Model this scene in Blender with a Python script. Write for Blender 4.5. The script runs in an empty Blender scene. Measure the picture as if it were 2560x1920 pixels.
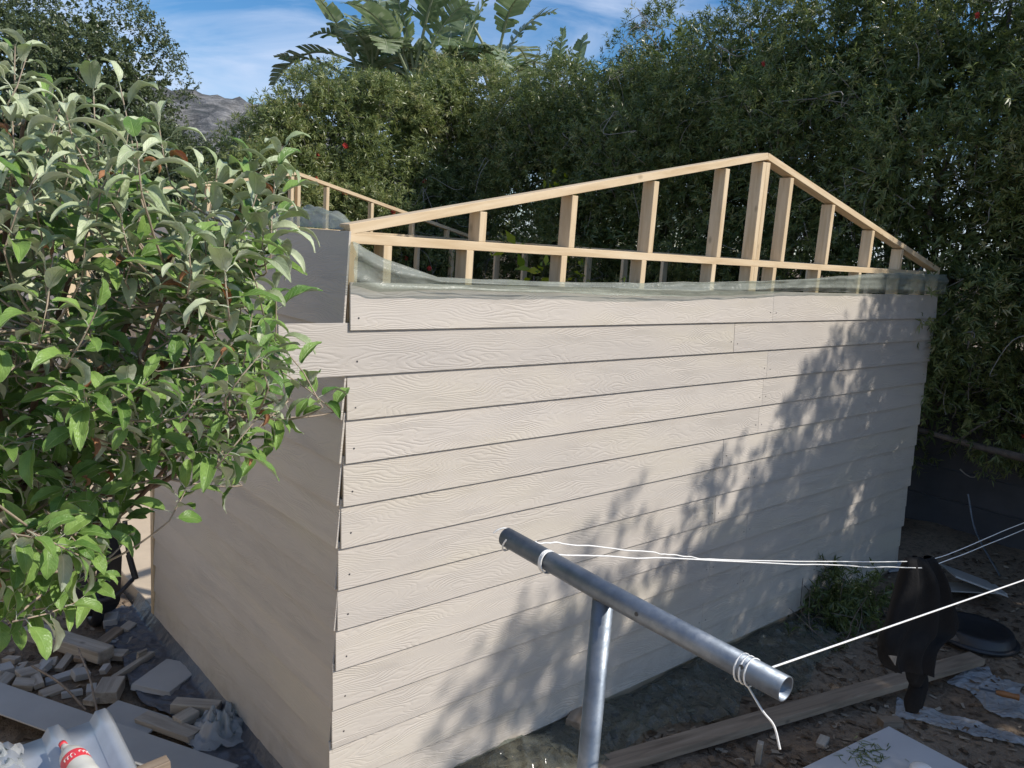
import bpy, bmesh, math, random
import numpy as np
from mathutils import Vector, Matrix

random.seed(7)
rng = np.random.default_rng(11)
scene = bpy.context.scene
COL = scene.collection

# ------------------------------------------------------------------ camera
CAM = np.array([-1.5615, -2.7496, 2.4764])
CR = np.array([0.7574213, -0.64932946, 0.06844144])
CU = np.array([0.06130184, 0.17508042, 0.98264385])
CF = np.array([0.65004235, 0.74007979, -0.17241473])
FPX = 2039.04
cam_data = bpy.data.cameras.new('camera')
cam_data.sensor_fit = 'HORIZONTAL'
cam_data.sensor_width = 36.0
cam_data.lens = FPX / 2560 * 36.0
cam_data.clip_start = 0.05
cam_data.clip_end = 3000.0
cam = bpy.data.objects.new('camera', cam_data)
COL.objects.link(cam)
cam.matrix_world = Matrix(((CR[0], CU[0], -CF[0], CAM[0]), (CR[1], CU[1], -CF[1], CAM[1]),
                           (CR[2], CU[2], -CF[2], CAM[2]), (0, 0, 0, 1)))
scene.camera = cam

# ------------------------------------------------------------------ sky, sun, exposure
SUN_EL, SUN_AZ = math.radians(40), math.radians(33)      # azimuth from -Y towards +X
SUN = np.array([math.cos(SUN_EL) * math.sin(SUN_AZ), -math.cos(SUN_EL) * math.cos(SUN_AZ), math.sin(SUN_EL)])
world = bpy.data.worlds.new('World')
scene.world = world
world.use_nodes = True
wn, wl = world.node_tree.nodes, world.node_tree.links
wn.clear()
w_out = wn.new('ShaderNodeOutputWorld')
w_bg = wn.new('ShaderNodeBackground')
w_bg.inputs['Strength'].default_value = 0.125
w_sky = wn.new('ShaderNodeTexSky')
w_sky.sky_type = 'NISHITA'
w_sky.sun_disc = False
w_sky.sun_elevation = SUN_EL
w_sky.sun_rotation = math.atan2(SUN[0], SUN[1])
w_sky.altitude = 200
w_sky.air_density = 0.9
w_sky.dust_density = 0.35
w_sky.ozone_density = 2.6
w_tc = wn.new('ShaderNodeTexCoord')
w_map = wn.new('ShaderNodeMapping')
w_map.inputs['Rotation'].default_value = (0.25, 0.32, 0.5)
w_map.inputs['Scale'].default_value = (2.0, 3.5, 11.0)
w_no = wn.new('ShaderNodeTexNoise')
w_no.inputs['Scale'].default_value = 1.5
w_no.inputs['Detail'].default_value = 7
w_no.inputs['Roughness'].default_value = 0.55
w_no.inputs['Distortion'].default_value = 0.5
w_rp = wn.new('ShaderNodeValToRGB')
w_rp.color_ramp.elements[0].position = 0.43
w_rp.color_ramp.elements[0].color = (0.0, 0.0, 0.0, 1)
w_rp.color_ramp.elements[1].position = 0.68
w_rp.color_ramp.elements[1].color = (0.75, 0.75, 0.75, 1)
w_mx = wn.new('ShaderNodeMix')
w_mx.data_type = 'RGBA'
w_mx.inputs[7].default_value = (5.0, 5.8, 7.4, 1)
wl.new(w_tc.outputs['Generated'], w_map.inputs['Vector'])
wl.new(w_map.outputs['Vector'], w_no.inputs['Vector'])
wl.new(w_no.outputs['Fac'], w_rp.inputs['Fac'])
wl.new(w_rp.outputs['Color'], w_mx.inputs[0])
w_hs = wn.new('ShaderNodeHueSaturation')
w_hs.inputs['Saturation'].default_value = 1.3
wl.new(w_sky.outputs['Color'], w_hs.inputs['Color'])
wl.new(w_hs.outputs['Color'], w_mx.inputs[6])
wl.new(w_mx.outputs[2], w_bg.inputs['Color'])
wl.new(w_bg.outputs['Background'], w_out.inputs['Surface'])

sun_data = bpy.data.lights.new('sun', 'SUN')
sun_data.energy = 4.2
sun_data.angle = math.radians(0.53)
sun_data.color = (1.0, 0.94, 0.85)
sun_ob = bpy.data.objects.new('sun', sun_data)
COL.objects.link(sun_ob)
sun_ob.rotation_euler = Vector((-SUN[0], -SUN[1], -SUN[2])).to_track_quat('-Z', 'Y').to_euler()
sun_ob.location = (6, -14, 14)

scene.view_settings.view_transform = 'Standard'
scene.view_settings.look = 'None'
scene.view_settings.exposure = 0.15
scene.view_settings.gamma = 1.0
scene.view_settings.use_curve_mapping = False
try:
    scene.cycles.max_bounces = 6
    scene.cycles.diffuse_bounces = 3
    scene.cycles.glossy_bounces = 2
    scene.cycles.transparent_max_bounces = 8
except Exception:
    pass


# ------------------------------------------------------------------ helpers
def ray(px, py):
    return CF + (px - 1280) / FPX * CR - (py - 960) / FPX * CU


def at(px, py, d):
    return CAM + ray(px, py) * d


def onplane(px, py, ax, v):
    d = ray(px, py)
    return CAM + d * ((v - CAM[ax]) / d[ax])


def link(o, parent=None):
    COL.objects.link(o)
    if parent is not None:
        o.parent = parent
    return o


def tag(o, label=None, cat=None, group=None, kind=None):
    if label: o['label'] = label
    if cat: o['category'] = cat
    if group: o['group'] = group
    if kind: o['kind'] = kind
    return o


def thing(name, label, cat, loc=(0, 0, 0), group=None):
    o = bpy.data.objects.new(name, None)
    o.empty_display_size = 0.1
    o.location = loc
    link(o)
    return tag(o, label, cat, group)


def mesh_np(name, V, F, mat, smooth=False, attr=None, mat_idx=None, uv=None):
    """V (n,3), F (m,k)"""
    V = np.asarray(V, np.float32); F = np.asarray(F, np.int32)
    me = bpy.data.meshes.new(name)
    me.vertices.add(len(V)); me.vertices.foreach_set('co', V.ravel())
    k = F.shape[1]
    me.loops.add(F.size); me.loops.foreach_set('vertex_index', F.ravel())
    me.polygons.add(len(F))
    me.polygons.foreach_set('loop_start', np.arange(0, F.size, k, dtype=np.int32))
    try:
        me.polygons.foreach_set('loop_total', np.full(len(F), k, np.int32))
    except Exception:
        pass
    if smooth:
        me.polygons.foreach_set('use_smooth', np.ones(len(F), bool))
    for m in (mat if isinstance(mat, (list, tuple)) else [mat]):
        me.materials.append(m)
    if mat_idx is not None:
        me.polygons.foreach_set('material_index', np.asarray(mat_idx, np.int32))
    if attr is not None:
        a = me.attributes.new('tone', 'FLOAT', 'POINT')
        a.data.foreach_set('value', np.asarray(attr, np.float32))
    if uv is not None:
        a = me.attributes.new('leafuv', 'FLOAT_VECTOR', 'POINT')
        a.data.foreach_set('vector', np.asarray(uv, np.float32).ravel())
    me.update(calc_edges=True)
    return me


def obj(name, me, parent=None, loc=None, rot=None):
    o = bpy.data.objects.new(name, me)
    if loc is not None: o.location = loc
    if rot is not None: o.rotation_euler = rot
    return link(o, parent)


def bm_mesh(name, bm, mat, smooth=False):
    bmesh.ops.recalc_face_normals(bm, faces=bm.faces[:])
    me = bpy.data.meshes.new(name)
    bm.to_mesh(me); bm.free()
    for m in (mat if isinstance(mat, (list, tuple)) else [mat]):
        me.materials.append(m)
    if smooth:
        for p in me.polygons: p.use_smooth = True
    return me


def box_mesh(name, sx, sy, sz, mat, bevel=0.0015, origin=(0.5, 0.5, 0.5)):
    bm = bmesh.new()
    bmesh.ops.create_cube(bm, size=1)
    for v in bm.verts:
        v.co = Vector(((v.co.x + 0.5 - origin[0]) * sx, (v.co.y + 0.5 - origin[1]) * sy, (v.co.z + 0.5 - origin[2]) * sz))
    if bevel:
        bmesh.ops.bevel(bm, geom=bm.edges[:], offset=bevel, segments=1, affect='EDGES', profile=0.6)
    return bm_mesh(name, bm, mat)


def tube_np(paths, sides=6):
    """paths: list of (pts (n,3), radii (n,)). returns V,F quads (open tubes)"""
    Vs, Fs, off = [], [], 0
    ang = np.linspace(0, 2 * np.pi, sides, endpoint=False)
    for pts, rad in paths:
        pts = np.asarray(pts, float); n = len(pts)
        rad = np.broadcast_to(np.asarray(rad, float), (n,))
        T = np.gradient(pts, axis=0)
        T /= np.linalg.norm(T, axis=1)[:, None] + 1e-9
        ref = np.array([0.3, 0.2, 1.0]) if abs(T[0, 2]) < 0.8 else np.array([1.0, 0.3, 0.0])
        A = np.cross(T, ref); A /= np.linalg.norm(A, axis=1)[:, None] + 1e-9
        B = np.cross(T, A)
        ring = pts[:, None, :] + rad[:, None, None] * (np.cos(ang)[None, :, None] * A[:, None, :] + np.sin(ang)[None, :, None] * B[:, None, :])
        Vs.append(ring.reshape(-1, 3))
        i = np.arange(n - 1)[:, None] * sides; j = np.arange(sides)[None, :]; j2 = (j + 1) % sides
        Fs.append(np.stack([i + j, i + j2, i + sides + j2, i + sides + j], -1).reshape(-1, 4) + off)
        off += n * sides
    return np.concatenate(Vs), np.concatenate(Fs)


def tube_obj(name, paths, mat, parent=None, sides=6):
    V, F = tube_np(paths, sides)
    return obj(name, mesh_np(name, V, F, mat, smooth=True), parent)


def bez(a, b, c, n=8):
    a, b, c = map(np.asarray, (a, b, c)); t = np.linspace(0, 1, n)[:, None]
    return (1 - t) ** 2 * a + 2 * t * (1 - t) * b + t * t * c


def smooth_path(pts, n=6):
    """Catmull-Rom"""
    P = np.asarray(pts, float); P = np.vstack([2 * P[0] - P[1], P, 2 * P[-1] - P[-2]])
    out = []
    for i in range(1, len(P) - 2):
        t = np.linspace(0, 1, n, endpoint=False)[:, None]
        p0, p1, p2, p3 = P[i - 1], P[i], P[i + 1], P[i + 2]
        out.append(0.5 * (2 * p1 + (p2 - p0) * t + (2 * p0 - 5 * p1 + 4 * p2 - p3) * t ** 2 + (3 * p1 - p0 - 3 * p2 + p3) * t ** 3))
    out.append(P[-2:-1])
    return np.concatenate(out)


# ------------------------------------------------------------------ materials
def newmat(name):
    m = bpy.data.materials.new(name); m.use_nodes = True
    nt = m.node_tree; b = nt.nodes['Principled BSDF']
    return m, nt, b


def N(nt, t, **kw):
    n = nt.nodes.new(t)
    for k, v in kw.items(): setattr(n, k, v)
    return n


def ramp(nt, src, stops):
    r = N(nt, 'ShaderNodeValToRGB')
    e = r.color_ramp.elements
    while len(e) < len(stops): e.new(0.5)
    for i, (p, c) in enumerate(stops):
        e[i].position = p; e[i].color = (*c, 1)
    nt.links.new(src, r.inputs['Fac'])
    return r


def noise(nt, vec, scale, detail=4, rough=0.55, dist=0.0):
    n = N(nt, 'ShaderNodeTexNoise')
    n.inputs['Scale'].default_value = scale; n.inputs['Detail'].default_value = detail
    n.inputs['Roughness'].default_value = rough; n.inputs['Distortion'].default_value = dist
    if vec is not None: nt.links.new(vec, n.inputs['Vector'])
    return n


def coords(nt, scale=(1, 1, 1), which='Object', rand=True):
    tc = N(nt, 'ShaderNodeTexCoord')
    mp = N(nt, 'ShaderNodeMapping'); mp.inputs['Scale'].default_value = scale
    if rand:
        oi = N(nt, 'ShaderNodeObjectInfo')
        ad = N(nt, 'ShaderNodeVectorMath', operation='MULTIPLY_ADD')
        cv = N(nt, 'ShaderNodeCombineXYZ')
        for i in range(3): nt.links.new(oi.outputs['Random'], cv.inputs[i])
        nt.links.new(cv.outputs[0], ad.inputs[0]); ad.inputs[1].default_value = (37.0, 23.0, 11.0)
        nt.links.new(tc.outputs[which], ad.inputs[2])
        nt.links.new(ad.outputs[0], mp.inputs['Vector'])
    else:
        nt.links.new(tc.outputs[which], mp.inputs['Vector'])
    return mp.outputs['Vector']


def mathn(nt, op, a, b=None, c=None):
    n = N(nt, 'ShaderNodeMath', operation=op)
    for i, v in enumerate((a, b, c)):
        if v is None: continue
        if isinstance(v, (int, float)): n.inputs[i].default_value = v
        else: nt.links.new(v, n.inputs[i])
    return n.outputs[0]


def bump(nt, b, h, strength=0.5, dist=0.01):
    bp = N(nt, 'ShaderNodeBump'); bp.inputs['Strength'].default_value = strength; bp.inputs['Distance'].default_value = dist
    nt.links.new(h, bp.inputs['Height']); nt.links.new(bp.outputs['Normal'], b.inputs['Normal'])
    return bp


def plain(name, col, rough=0.6, metal=0.0, var=0.12, scale=8.0, bstr=0.2, bdist=0.004, spec=0.5):
    m, nt, b = newmat(name)
    v = coords(nt)
    n = noise(nt, v, scale, 5)
    c = np.array(col)
    r = ramp(nt, n.outputs['Fac'], [(0.25, tuple(c * (1 - var))), (0.75, tuple(np.minimum(c * (1 + var), 1)))])
    nt.links.new(r.outputs['Color'], b.inputs['Base Color'])
    b.inputs['Roughness'].default_value = rough; b.inputs['Metallic'].default_value = metal
    b.inputs['Specular IOR Level'].default_value = spec
    if bstr:
        n2 = noise(nt, v, scale * 5, 4)
        bump(nt, b, n2.outputs['Fac'], bstr, bdist)
    return m


def mat_siding():
    m, nt, b = newmat('siding_fibre_cement')
    v = coords(nt)
    sep = N(nt, 'ShaderNodeSeparateXYZ'); nt.links.new(v, sep.inputs[0])
    # contour lines of a stretched noise give the embossed cathedral grain
    mp = N(nt, 'ShaderNodeMapping'); mp.inputs['Scale'].default_value = (2.1, 0.0, 9.0); nt.links.new(v, mp.inputs['Vector'])
    n1 = noise(nt, mp.outputs[0], 1.0, 1.5, 0.45)
    mp2 = N(nt, 'ShaderNodeMapping'); mp2.inputs['Scale'].default_value = (14, 0.0, 60); nt.links.new(v, mp2.inputs['Vector'])
    n2 = noise(nt, mp2.outputs[0], 1.0, 2, 0.5)
    ph = mathn(nt, 'MULTIPLY', n1.outputs['Fac'], 24.0)
    ph = mathn(nt, 'MULTIPLY_ADD', sep.outputs[2], 85.0, ph)
    ph = mathn(nt, 'MULTIPLY_ADD', n2.outputs['Fac'], 1.1, ph)
    s = mathn(nt, 'SINE', mathn(nt, 'MULTIPLY', ph, 6.2832))
    s = mathn(nt, 'POWER', mathn(nt, 'MULTIPLY_ADD', s, 0.5, 0.5), 0.45)
    mp3 = N(nt, 'ShaderNodeMapping'); mp3.inputs['Scale'].default_value = (3, 0.0, 8); nt.links.new(v, mp3.inputs['Vector'])
    n3 = noise(nt, mp3.outputs[0], 1.0, 3)
    amp = ramp(nt, n3.outputs['Fac'], [(0.36, (0.25,) * 3), (0.62, (1, 1, 1))])
    h = mathn(nt, 'MULTIPLY', s, amp.outputs['Color'])
    nf = noise(nt, v, 320, 2)
    h = mathn(nt, 'MULTIPLY_ADD', nf.outputs['Fac'], 0.12, h)
    bump(nt, b, h, 0.68, 0.0021)
    # uneven factory tint, slightly warmer bands, dust
    mp4 = N(nt, 'ShaderNodeMapping'); mp4.inputs['Scale'].default_value = (0.8, 0.0, 3.5); nt.links.new(v, mp4.inputs['Vector'])
    n4 = noise(nt, mp4.outputs[0], 1.0, 4)
    r = ramp(nt, n4.outputs['Fac'], [(0.3, (0.475, 0.435, 0.395)), (0.5, (0.515, 0.468, 0.415)), (0.7, (0.535, 0.485, 0.405))])
    oi = N(nt, 'ShaderNodeObjectInfo')
    k = mathn(nt, 'MULTIPLY_ADD', oi.outputs['Random'], 0.09, 0.95)
    mx = N(nt, 'ShaderNodeMix', data_type='RGBA', blend_type='MULTIPLY'); mx.inputs[0].default_value = 1
    nt.links.new(r.outputs['Color'], mx.inputs[6]); nt.links.new(k, mx.inputs[7])
    # soil splashed on the lowest boards and faint handling smudges
    ge = N(nt, 'ShaderNodeNewGeometry'); gs = N(nt, 'ShaderNodeSeparateXYZ'); nt.links.new(ge.outputs['Position'], gs.inputs[0])
    low = ramp(nt, gs.outputs[2], [(0.0, (1.0,) * 3), (0.26, (0.0,) * 3)])
    n5 = noise(nt, ge.outputs['Position'], 9.0, 6, 0.7); sp5 = ramp(nt, n5.outputs['Fac'], [(0.45, (0.0,) * 3), (0.72, (1.0,) * 3)])
    n6 = noise(nt, ge.outputs['Position'], 1.7, 5, 0.6); sm6 = ramp(nt, n6.outputs['Fac'], [(0.55, (0.0,) * 3), (0.8, (1.0,) * 3)])
    dfac = mathn(nt, 'MULTIPLY_ADD', mathn(nt, 'MULTIPLY', low.outputs['Color'], sp5.outputs['Color']), 0.5, mathn(nt, 'MULTIPLY', sm6.outputs['Color'], 0.16))
    dm = N(nt, 'ShaderNodeMix', data_type='RGBA'); nt.links.new(dfac, dm.inputs[0]); nt.links.new(mx.outputs[2], dm.inputs[6]); dm.inputs[7].default_value = (0.30, 0.25, 0.19, 1)
    nt.links.new(dm.outputs[2], b.inputs['Base Color'])
    b.inputs['Roughness'].default_value = 0.72
    b.inputs['Specular IOR Level'].default_value = 0.3
    return m


def mat_lumber(name, cols, gscale=1.0):
    m, nt, b = newmat(name)
    v = coords(nt, (2.5 * gscale, 26 * gscale, 26 * gscale))
    n1 = noise(nt, v, 1.0, 5, 0.6, 0.6)
    v2 = coords(nt, (9, 16, 16))
    vo = N(nt, 'ShaderNodeTexVoronoi'); vo.inputs['Scale'].default_value = 0.42; nt.links.new(v2, vo.inputs['Vector'])
    knot = ramp(nt, vo.outputs['Distance'], [(0.03, (0.35,) * 3), (0.10, (1, 1, 1))])
    r = ramp(nt, n1.outputs['Fac'], [(0.3, cols[0]), (0.55, cols[1]), (0.75, cols[2])])
    mx = N(nt, 'ShaderNodeMix', data_type='RGBA'); nt.links.new(knot.outputs['Color'], mx.inputs[0])
    mx.inputs[6].default_value = (*(np.array(cols[0]) * 0.5), 1); nt.links.new(r.outputs['Color'], mx.inputs[7])
    nt.links.new(mx.outputs[2], b.inputs['Base Color'])
    b.inputs['Roughness'].default_value = 0.7
    bump(nt, b, n1.outputs['Fac'], 0.35, 0.002)
    return m


def mat_leaf(name, stops, rough=0.45, trans=0.25, spec=0.4, tcol=None, bscale=None):
    m, nt, b = newmat(name)
    at_ = N(nt, 'ShaderNodeAttribute', attribute_name='tone')
    r = ramp(nt, at_.outputs['Fac'], stops)
    nt.links.new(r.outputs['Color'], b.inputs['Base Color'])
    b.inputs['Roughness'].default_value = rough
    b.inputs['Specular IOR Level'].default_value = spec
    if trans > 0:
        t = N(nt, 'ShaderNodeBsdfTranslucent')
        hs = N(nt, 'ShaderNodeHueSaturation'); hs.inputs['Saturation'].default_value = 1.15; hs.inputs['Value'].default_value = 1.5
        nt.links.new(r.outputs['Color'], hs.inputs['Color']); nt.links.new(hs.outputs['Color'], t.inputs['Color'])
        ms = N(nt, 'ShaderNodeMixShader'); ms.inputs[0].default_value = trans
        nt.links.new(b.outputs[0], ms.inputs[1]); nt.links.new(t.outputs[0], ms.inputs[2])
        nt.links.new(ms.outputs[0], nt.nodes['Material Output'].inputs['Surface'])
    return m


def mat_apple(name, c0, c1, rough, trans):
    m, nt, b = newmat(name)
    oi = N(nt, 'ShaderNodeObjectInfo'); at_ = N(nt, 'ShaderNodeAttribute', attribute_name='tone')
    tc = N(nt, 'ShaderNodeTexCoord')
    n = noise(nt, tc.outputs['Object'], 45, 4)
    f = mathn(nt, 'MULTIPLY_ADD', n.outputs['Fac'], 0.55, mathn(nt, 'MULTIPLY', mathn(nt, 'FRACT', mathn(nt, 'ADD', at_.outputs['Fac'], oi.outputs['Random'])), 0.6))
    r = ramp(nt, f, [(0.2, c0), (0.85, c1)])
    la = N(nt, 'ShaderNodeAttribute', attribute_name='leafuv')
    sp = N(nt, 'ShaderNodeSeparateXYZ'); nt.links.new(la.outputs['Vector'], sp.inputs[0])
    av = mathn(nt, 'ABSOLUTE', sp.outputs[1])
    vein = mathn(nt, 'SINE', mathn(nt, 'MULTIPLY', mathn(nt, 'MULTIPLY_ADD', av, -2.6, mathn(nt, 'MULTIPLY', sp.outputs[0], 8.0)), 6.2832))
    vm = ramp(nt, vein, [(0.0, (0.0,) * 3), (0.72, (0.0,) * 3), (0.98, (1.0,) * 3)])
    mid = ramp(nt, av, [(0.03, (1.0,) * 3), (0.10, (0.0,) * 3)])
    mm = mathn(nt, 'MAXIMUM', mathn(nt, 'MULTIPLY', vm.outputs['Color'], 0.4), mid.outputs['Color'])
    pale = N(nt, 'ShaderNodeMix', data_type='RGBA'); nt.links.new(mathn(nt, 'MULTIPLY', mm, 0.55), pale.inputs[0])
    nt.links.new(r.outputs['Color'], pale.inputs[6]); pale.inputs[7].default_value = (*np.minimum(np.array(c1) * 1.25 + 0.04, 0.8), 1)
    nt.links.new(pale.outputs[2], b.inputs['Base Color'])
    b.inputs['Roughness'].default_value = rough; b.inputs['Specular IOR Level'].default_value = 0.45
    hb = mathn(nt, 'MULTIPLY_ADD', mm, -0.8, noise(nt, tc.outputs['Object'], 120, 2).outputs['Fac'])
    bump(nt, b, hb, 0.6, 0.004)
    t = N(nt, 'ShaderNodeBsdfTranslucent')
    hs = N(nt, 'ShaderNodeHueSaturation'); hs.inputs['Saturation'].default_value = 1.2; hs.inputs['Value'].default_value = 1.6
    nt.links.new(r.outputs['Color'], hs.inputs['Color']); nt.links.new(hs.outputs['Color'], t.inputs['Color'])
    ms = N(nt, 'ShaderNodeMixShader'); ms.inputs[0].default_value = trans
    nt.links.new(b.outputs[0], ms.inputs[1]); nt.links.new(t.outputs[0], ms.inputs[2])
    nt.links.new(ms.outputs[0], nt.nodes['Material Output'].inputs['Surface'])
    return m


def mat_plastic(name, col, alpha, rough=0.18, bsc=18, bst=0.5):
    """thin translucent polythene: part clear, part milky, glossy"""
    m, nt, b = newmat(name)
    v = coords(nt)
    n = noise(nt, v, bsc, 4, 0.6, 1.2)
    b.inputs['Base Color'].default_value = (*col, 1); b.inputs['Roughness'].default_value = rough
    b.inputs['Specular IOR Level'].default_value = 0.6
    bp = bump(nt, b, n.outputs['Fac'], bst, 0.012)
    tr = N(nt, 'ShaderNodeBsdfTransparent'); tr.inputs['Color'].default_value = (0.86, 0.92, 0.87, 1)
    ms = N(nt, 'ShaderNodeMixShader')
    n2 = noise(nt, v, bsc * 0.4, 3)
    k = mathn(nt, 'MULTIPLY_ADD', n2.outputs['Fac'], 0.35, alpha - 0.17)
    nt.links.new(k, ms.inputs[0])
    nt.links.new(tr.outputs[0], ms.inputs[1]); nt.links.new(b.outputs[0], ms.inputs[2])
    nt.links.new(ms.outputs[0], nt.nodes['Material Output'].inputs['Surface'])
    return m


def mat_ground():
    m, nt, b = newmat('sandy_soil')
    tc = N(nt, 'ShaderNodeTexCoord'); v = tc.outputs['Object']
    n1 = noise(nt, v, 0.9, 6, 0.6); n2 = noise(nt, v, 22, 6, 0.7); n3 = noise(nt, v, 110, 3, 0.6)
    r = ramp(nt, n1.outputs['Fac'], [(0.3, (0.17, 0.125, 0.09)), (0.5, (0.26, 0.20, 0.145)), (0.7, (0.34, 0.27, 0.20))])
    r2 = ramp(nt, n2.outputs['Fac'], [(0.32, (0.35, 0.33, 0.32)), (0.5, (0.95, 0.95, 0.95)), (0.75, (1.15, 1.12, 1.08))])
    mx = N(nt, 'ShaderNodeMix', data_type='RGBA', blend_type='MULTIPLY'); mx.inputs[0].default_value = 0.8
    nt.links.new(r.outputs['Color'], mx.inputs[6]); nt.links.new(r2.outputs['Color'], mx.inputs[7])
    nt.links.new(mx.outputs[2], b.inputs['Base Color'])
    b.inputs['Roughness'].default_value = 0.95; b.inputs['Specular IOR Level'].default_value = 0.15
    h = mathn(nt, 'MULTIPLY_ADD', n3.outputs['Fac'], 0.35, n2.outputs['Fac'])
    bump(nt, b, h, 0.8, 0.03)
    return m


def mat_mountain():
    m, nt, b = newmat('rocky_mountain')
    tc = N(nt, 'ShaderNodeTexCoord')
    mp = N(nt, 'ShaderNodeMapping'); mp.inputs['Scale'].default_value = (0.05, 0.05, 0.16); nt.links.new(tc.outputs['Object'], mp.inputs['Vector'])
    n = noise(nt, mp.outputs[0], 1.4, 8, 0.72, 0.4)
    r = ramp(nt, n.outputs['Fac'], [(0.36, (0.07, 0.08, 0.08)), (0.5, (0.17, 0.17, 0.17)), (0.64, (0.36, 0.35, 0.34))])
    nt.links.new(r.outputs['Color'], b.inputs['Base Color']); b.inputs['Roughness'].default_value = 0.95
    bump(nt, b, n.outputs['Fac'], 1.0, 6.0)
    return m


def mat_galv():
    m, nt, b = newmat('galvanised_steel')
    v = coords(nt)
    n = noise(nt, v, 60, 4, 0.6); n2 = noise(nt, v, 9, 5, 0.65)
    r = ramp(nt, n2.outputs['Fac'], [(0.3, (0.13, 0.155, 0.19)), (0.55, (0.21, 0.24, 0.28)), (0.75, (0.31, 0.33, 0.36))])
    nt.links.new(r.outputs['Color'], b.inputs['Base Color'])
    b.inputs['Metallic'].default_value = 0.75
    rr = ramp(nt, n.outputs['Fac'], [(0.3, (0.38,) * 3), (0.7, (0.6,) * 3)])
    nt.links.new(rr.outputs['Color'], b.inputs['Roughness'])
    bump(nt, b, n.outputs['Fac'], 0.2, 0.002)
    return m


M = {}
M['siding'] = mat_siding()
M['pine'] = mat_lumber('sawn_pine', [(0.54, 0.39, 0.225), (0.67, 0.52, 0.335), (0.75, 0.605, 0.42)])
M['oldwood'] = mat_lumber('weathered_timber', [(0.16, 0.12, 0.085), (0.27, 0.21, 0.155), (0.36, 0.29, 0.22)])
M['offcut'] = mat_lumber('dusty_offcut', [(0.24, 0.205, 0.165), (0.38, 0.335, 0.28), (0.50, 0.45, 0.38)])
M['membrane'] = plain('dark_membrane', (0.05, 0.05, 0.05), 0.6)
M['concrete'] = plain('slab_concrete', (0.42, 0.37, 0.31), 0.9, scale=5, bstr=0.4, bdist=0.006)
M['screed'] = plain('sandy_screed', (0.56, 0.46, 0.34), 0.9, scale=4, bstr=0.3)
M['ground'] = mat_ground()
M['mountain'] = mat_mountain()
M['galv'] = mat_galv()
M['zinc'] = plain('zinc_sheet', (0.42, 0.46, 0.52), 0.4, 0.35, 0.12, 6.0, 0.1)
M['plaster'] = plain('cream_plaster', (0.80, 0.72, 0.60), 0.9, scale=3, var=0.04)
M['paving'] = plain('pale_concrete_paving', (0.68, 0.59, 0.48), 0.9, scale=2.0, bstr=0.3)
M['cord'] = plain('white_cord', (0.82, 0.81, 0.78), 0.5, scale=80, var=0.08)
M['clearplastic'] = mat_plastic('clear_polythene', (0.13, 0.14, 0.125), 0.40, 0.13, 14, 0.3)
M['greenplastic'] = mat_plastic('milky_green_polythene', (0.42, 0.445, 0.39), 0.42, 0.3, 26, 0.45)
M['whiteplastic'] = mat_plastic('white_polythene', (0.50, 0.52, 0.55), 0.55, 0.25, 14, 0.5)
M['dpc'] = plain('dark_polythene', (0.075, 0.08, 0.095), 0.33, scale=6, bstr=0.35, bdist=0.02)
M['blackcloth'] = plain('black_cloth', (0.009, 0.0088, 0.0095), 0.85, scale=20, bstr=0.5, spec=0.2)
M['greycloth'] = plain('pale_lining', (0.085, 0.082, 0.08), 0.9, scale=30, spec=0.2)
M['blackplastic'] = plain('black_plastic', (0.022, 0.023, 0.027), 0.42, scale=10)
M['blacksteel'] = plain('dark_painted_steel', (0.045, 0.042, 0.045), 0.45, scale=12, var=0.3)
M['board'] = plain('fibre_cement_sheet', (0.50, 0.50, 0.51), 0.75, scale=3, var=0.08, bstr=0.15)
M['greyboard'] = plain('grey_cladding_back', (0.37, 0.365, 0.355), 0.75, scale=4, var=0.1, bstr=0.15)
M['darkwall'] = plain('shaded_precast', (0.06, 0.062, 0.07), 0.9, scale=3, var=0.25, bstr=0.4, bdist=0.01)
M['bark'] = plain('grey_bark', (0.15, 0.125, 0.105), 0.9, scale=14, var=0.4, bstr=0.7, bdist=0.02)
M['twig'] = plain('pale_twig', (0.27, 0.25, 0.225), 0.85, scale=20, var=0.3)
M['shoot'] = plain('apple_shoot', (0.34, 0.27, 0.20), 0.7, scale=30, var=0.3)
M['brownshoot'] = plain('apple_branch', (0.17, 0.105, 0.07), 0.75, scale=30, var=0.4)
M['red'] = plain('red_stamens', (0.52, 0.045, 0.03), 0.7, scale=60, var=0.4)
M['brightleaf'] = mat_leaf('yellow_green_leaf', [(0, (0.16, 0.24, 0.02)), (1, (0.42, 0.44, 0.05))], 0.4, 0.35)
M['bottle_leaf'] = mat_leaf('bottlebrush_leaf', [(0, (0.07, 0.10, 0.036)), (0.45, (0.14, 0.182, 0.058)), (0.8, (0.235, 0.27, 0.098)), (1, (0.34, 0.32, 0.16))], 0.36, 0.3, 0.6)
M['bottle_leaf_sunlit'] = mat_leaf('bottlebrush_leaf_sunlit', [(0, (0.09, 0.125, 0.05)), (0.45, (0.19, 0.235, 0.085)), (0.8, (0.31, 0.345, 0.14)), (1, (0.43, 0.40, 0.22))], 0.36, 0.32, 0.6)  # brighter copy of the hedge leaf, sunlight put into its colour
M['olive_leaf'] = mat_leaf('broad_evergreen_leaf', [(0, (0.05, 0.072, 0.032)), (0.5, (0.09, 0.12, 0.05)), (1, (0.17, 0.20, 0.095))], 0.4, 0.25, 0.5)
M['strel'] = mat_leaf('strelitzia_leaf', [(0, (0.085, 0.13, 0.06)), (0.6, (0.18, 0.235, 0.12)), (1, (0.40, 0.44, 0.30))], 0.27, 0.3, 0.7)
M['apple_top'] = mat_apple('apple_leaf_upper', (0.10, 0.215, 0.04), (0.30, 0.44, 0.125), 0.38, 0.36)
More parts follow.
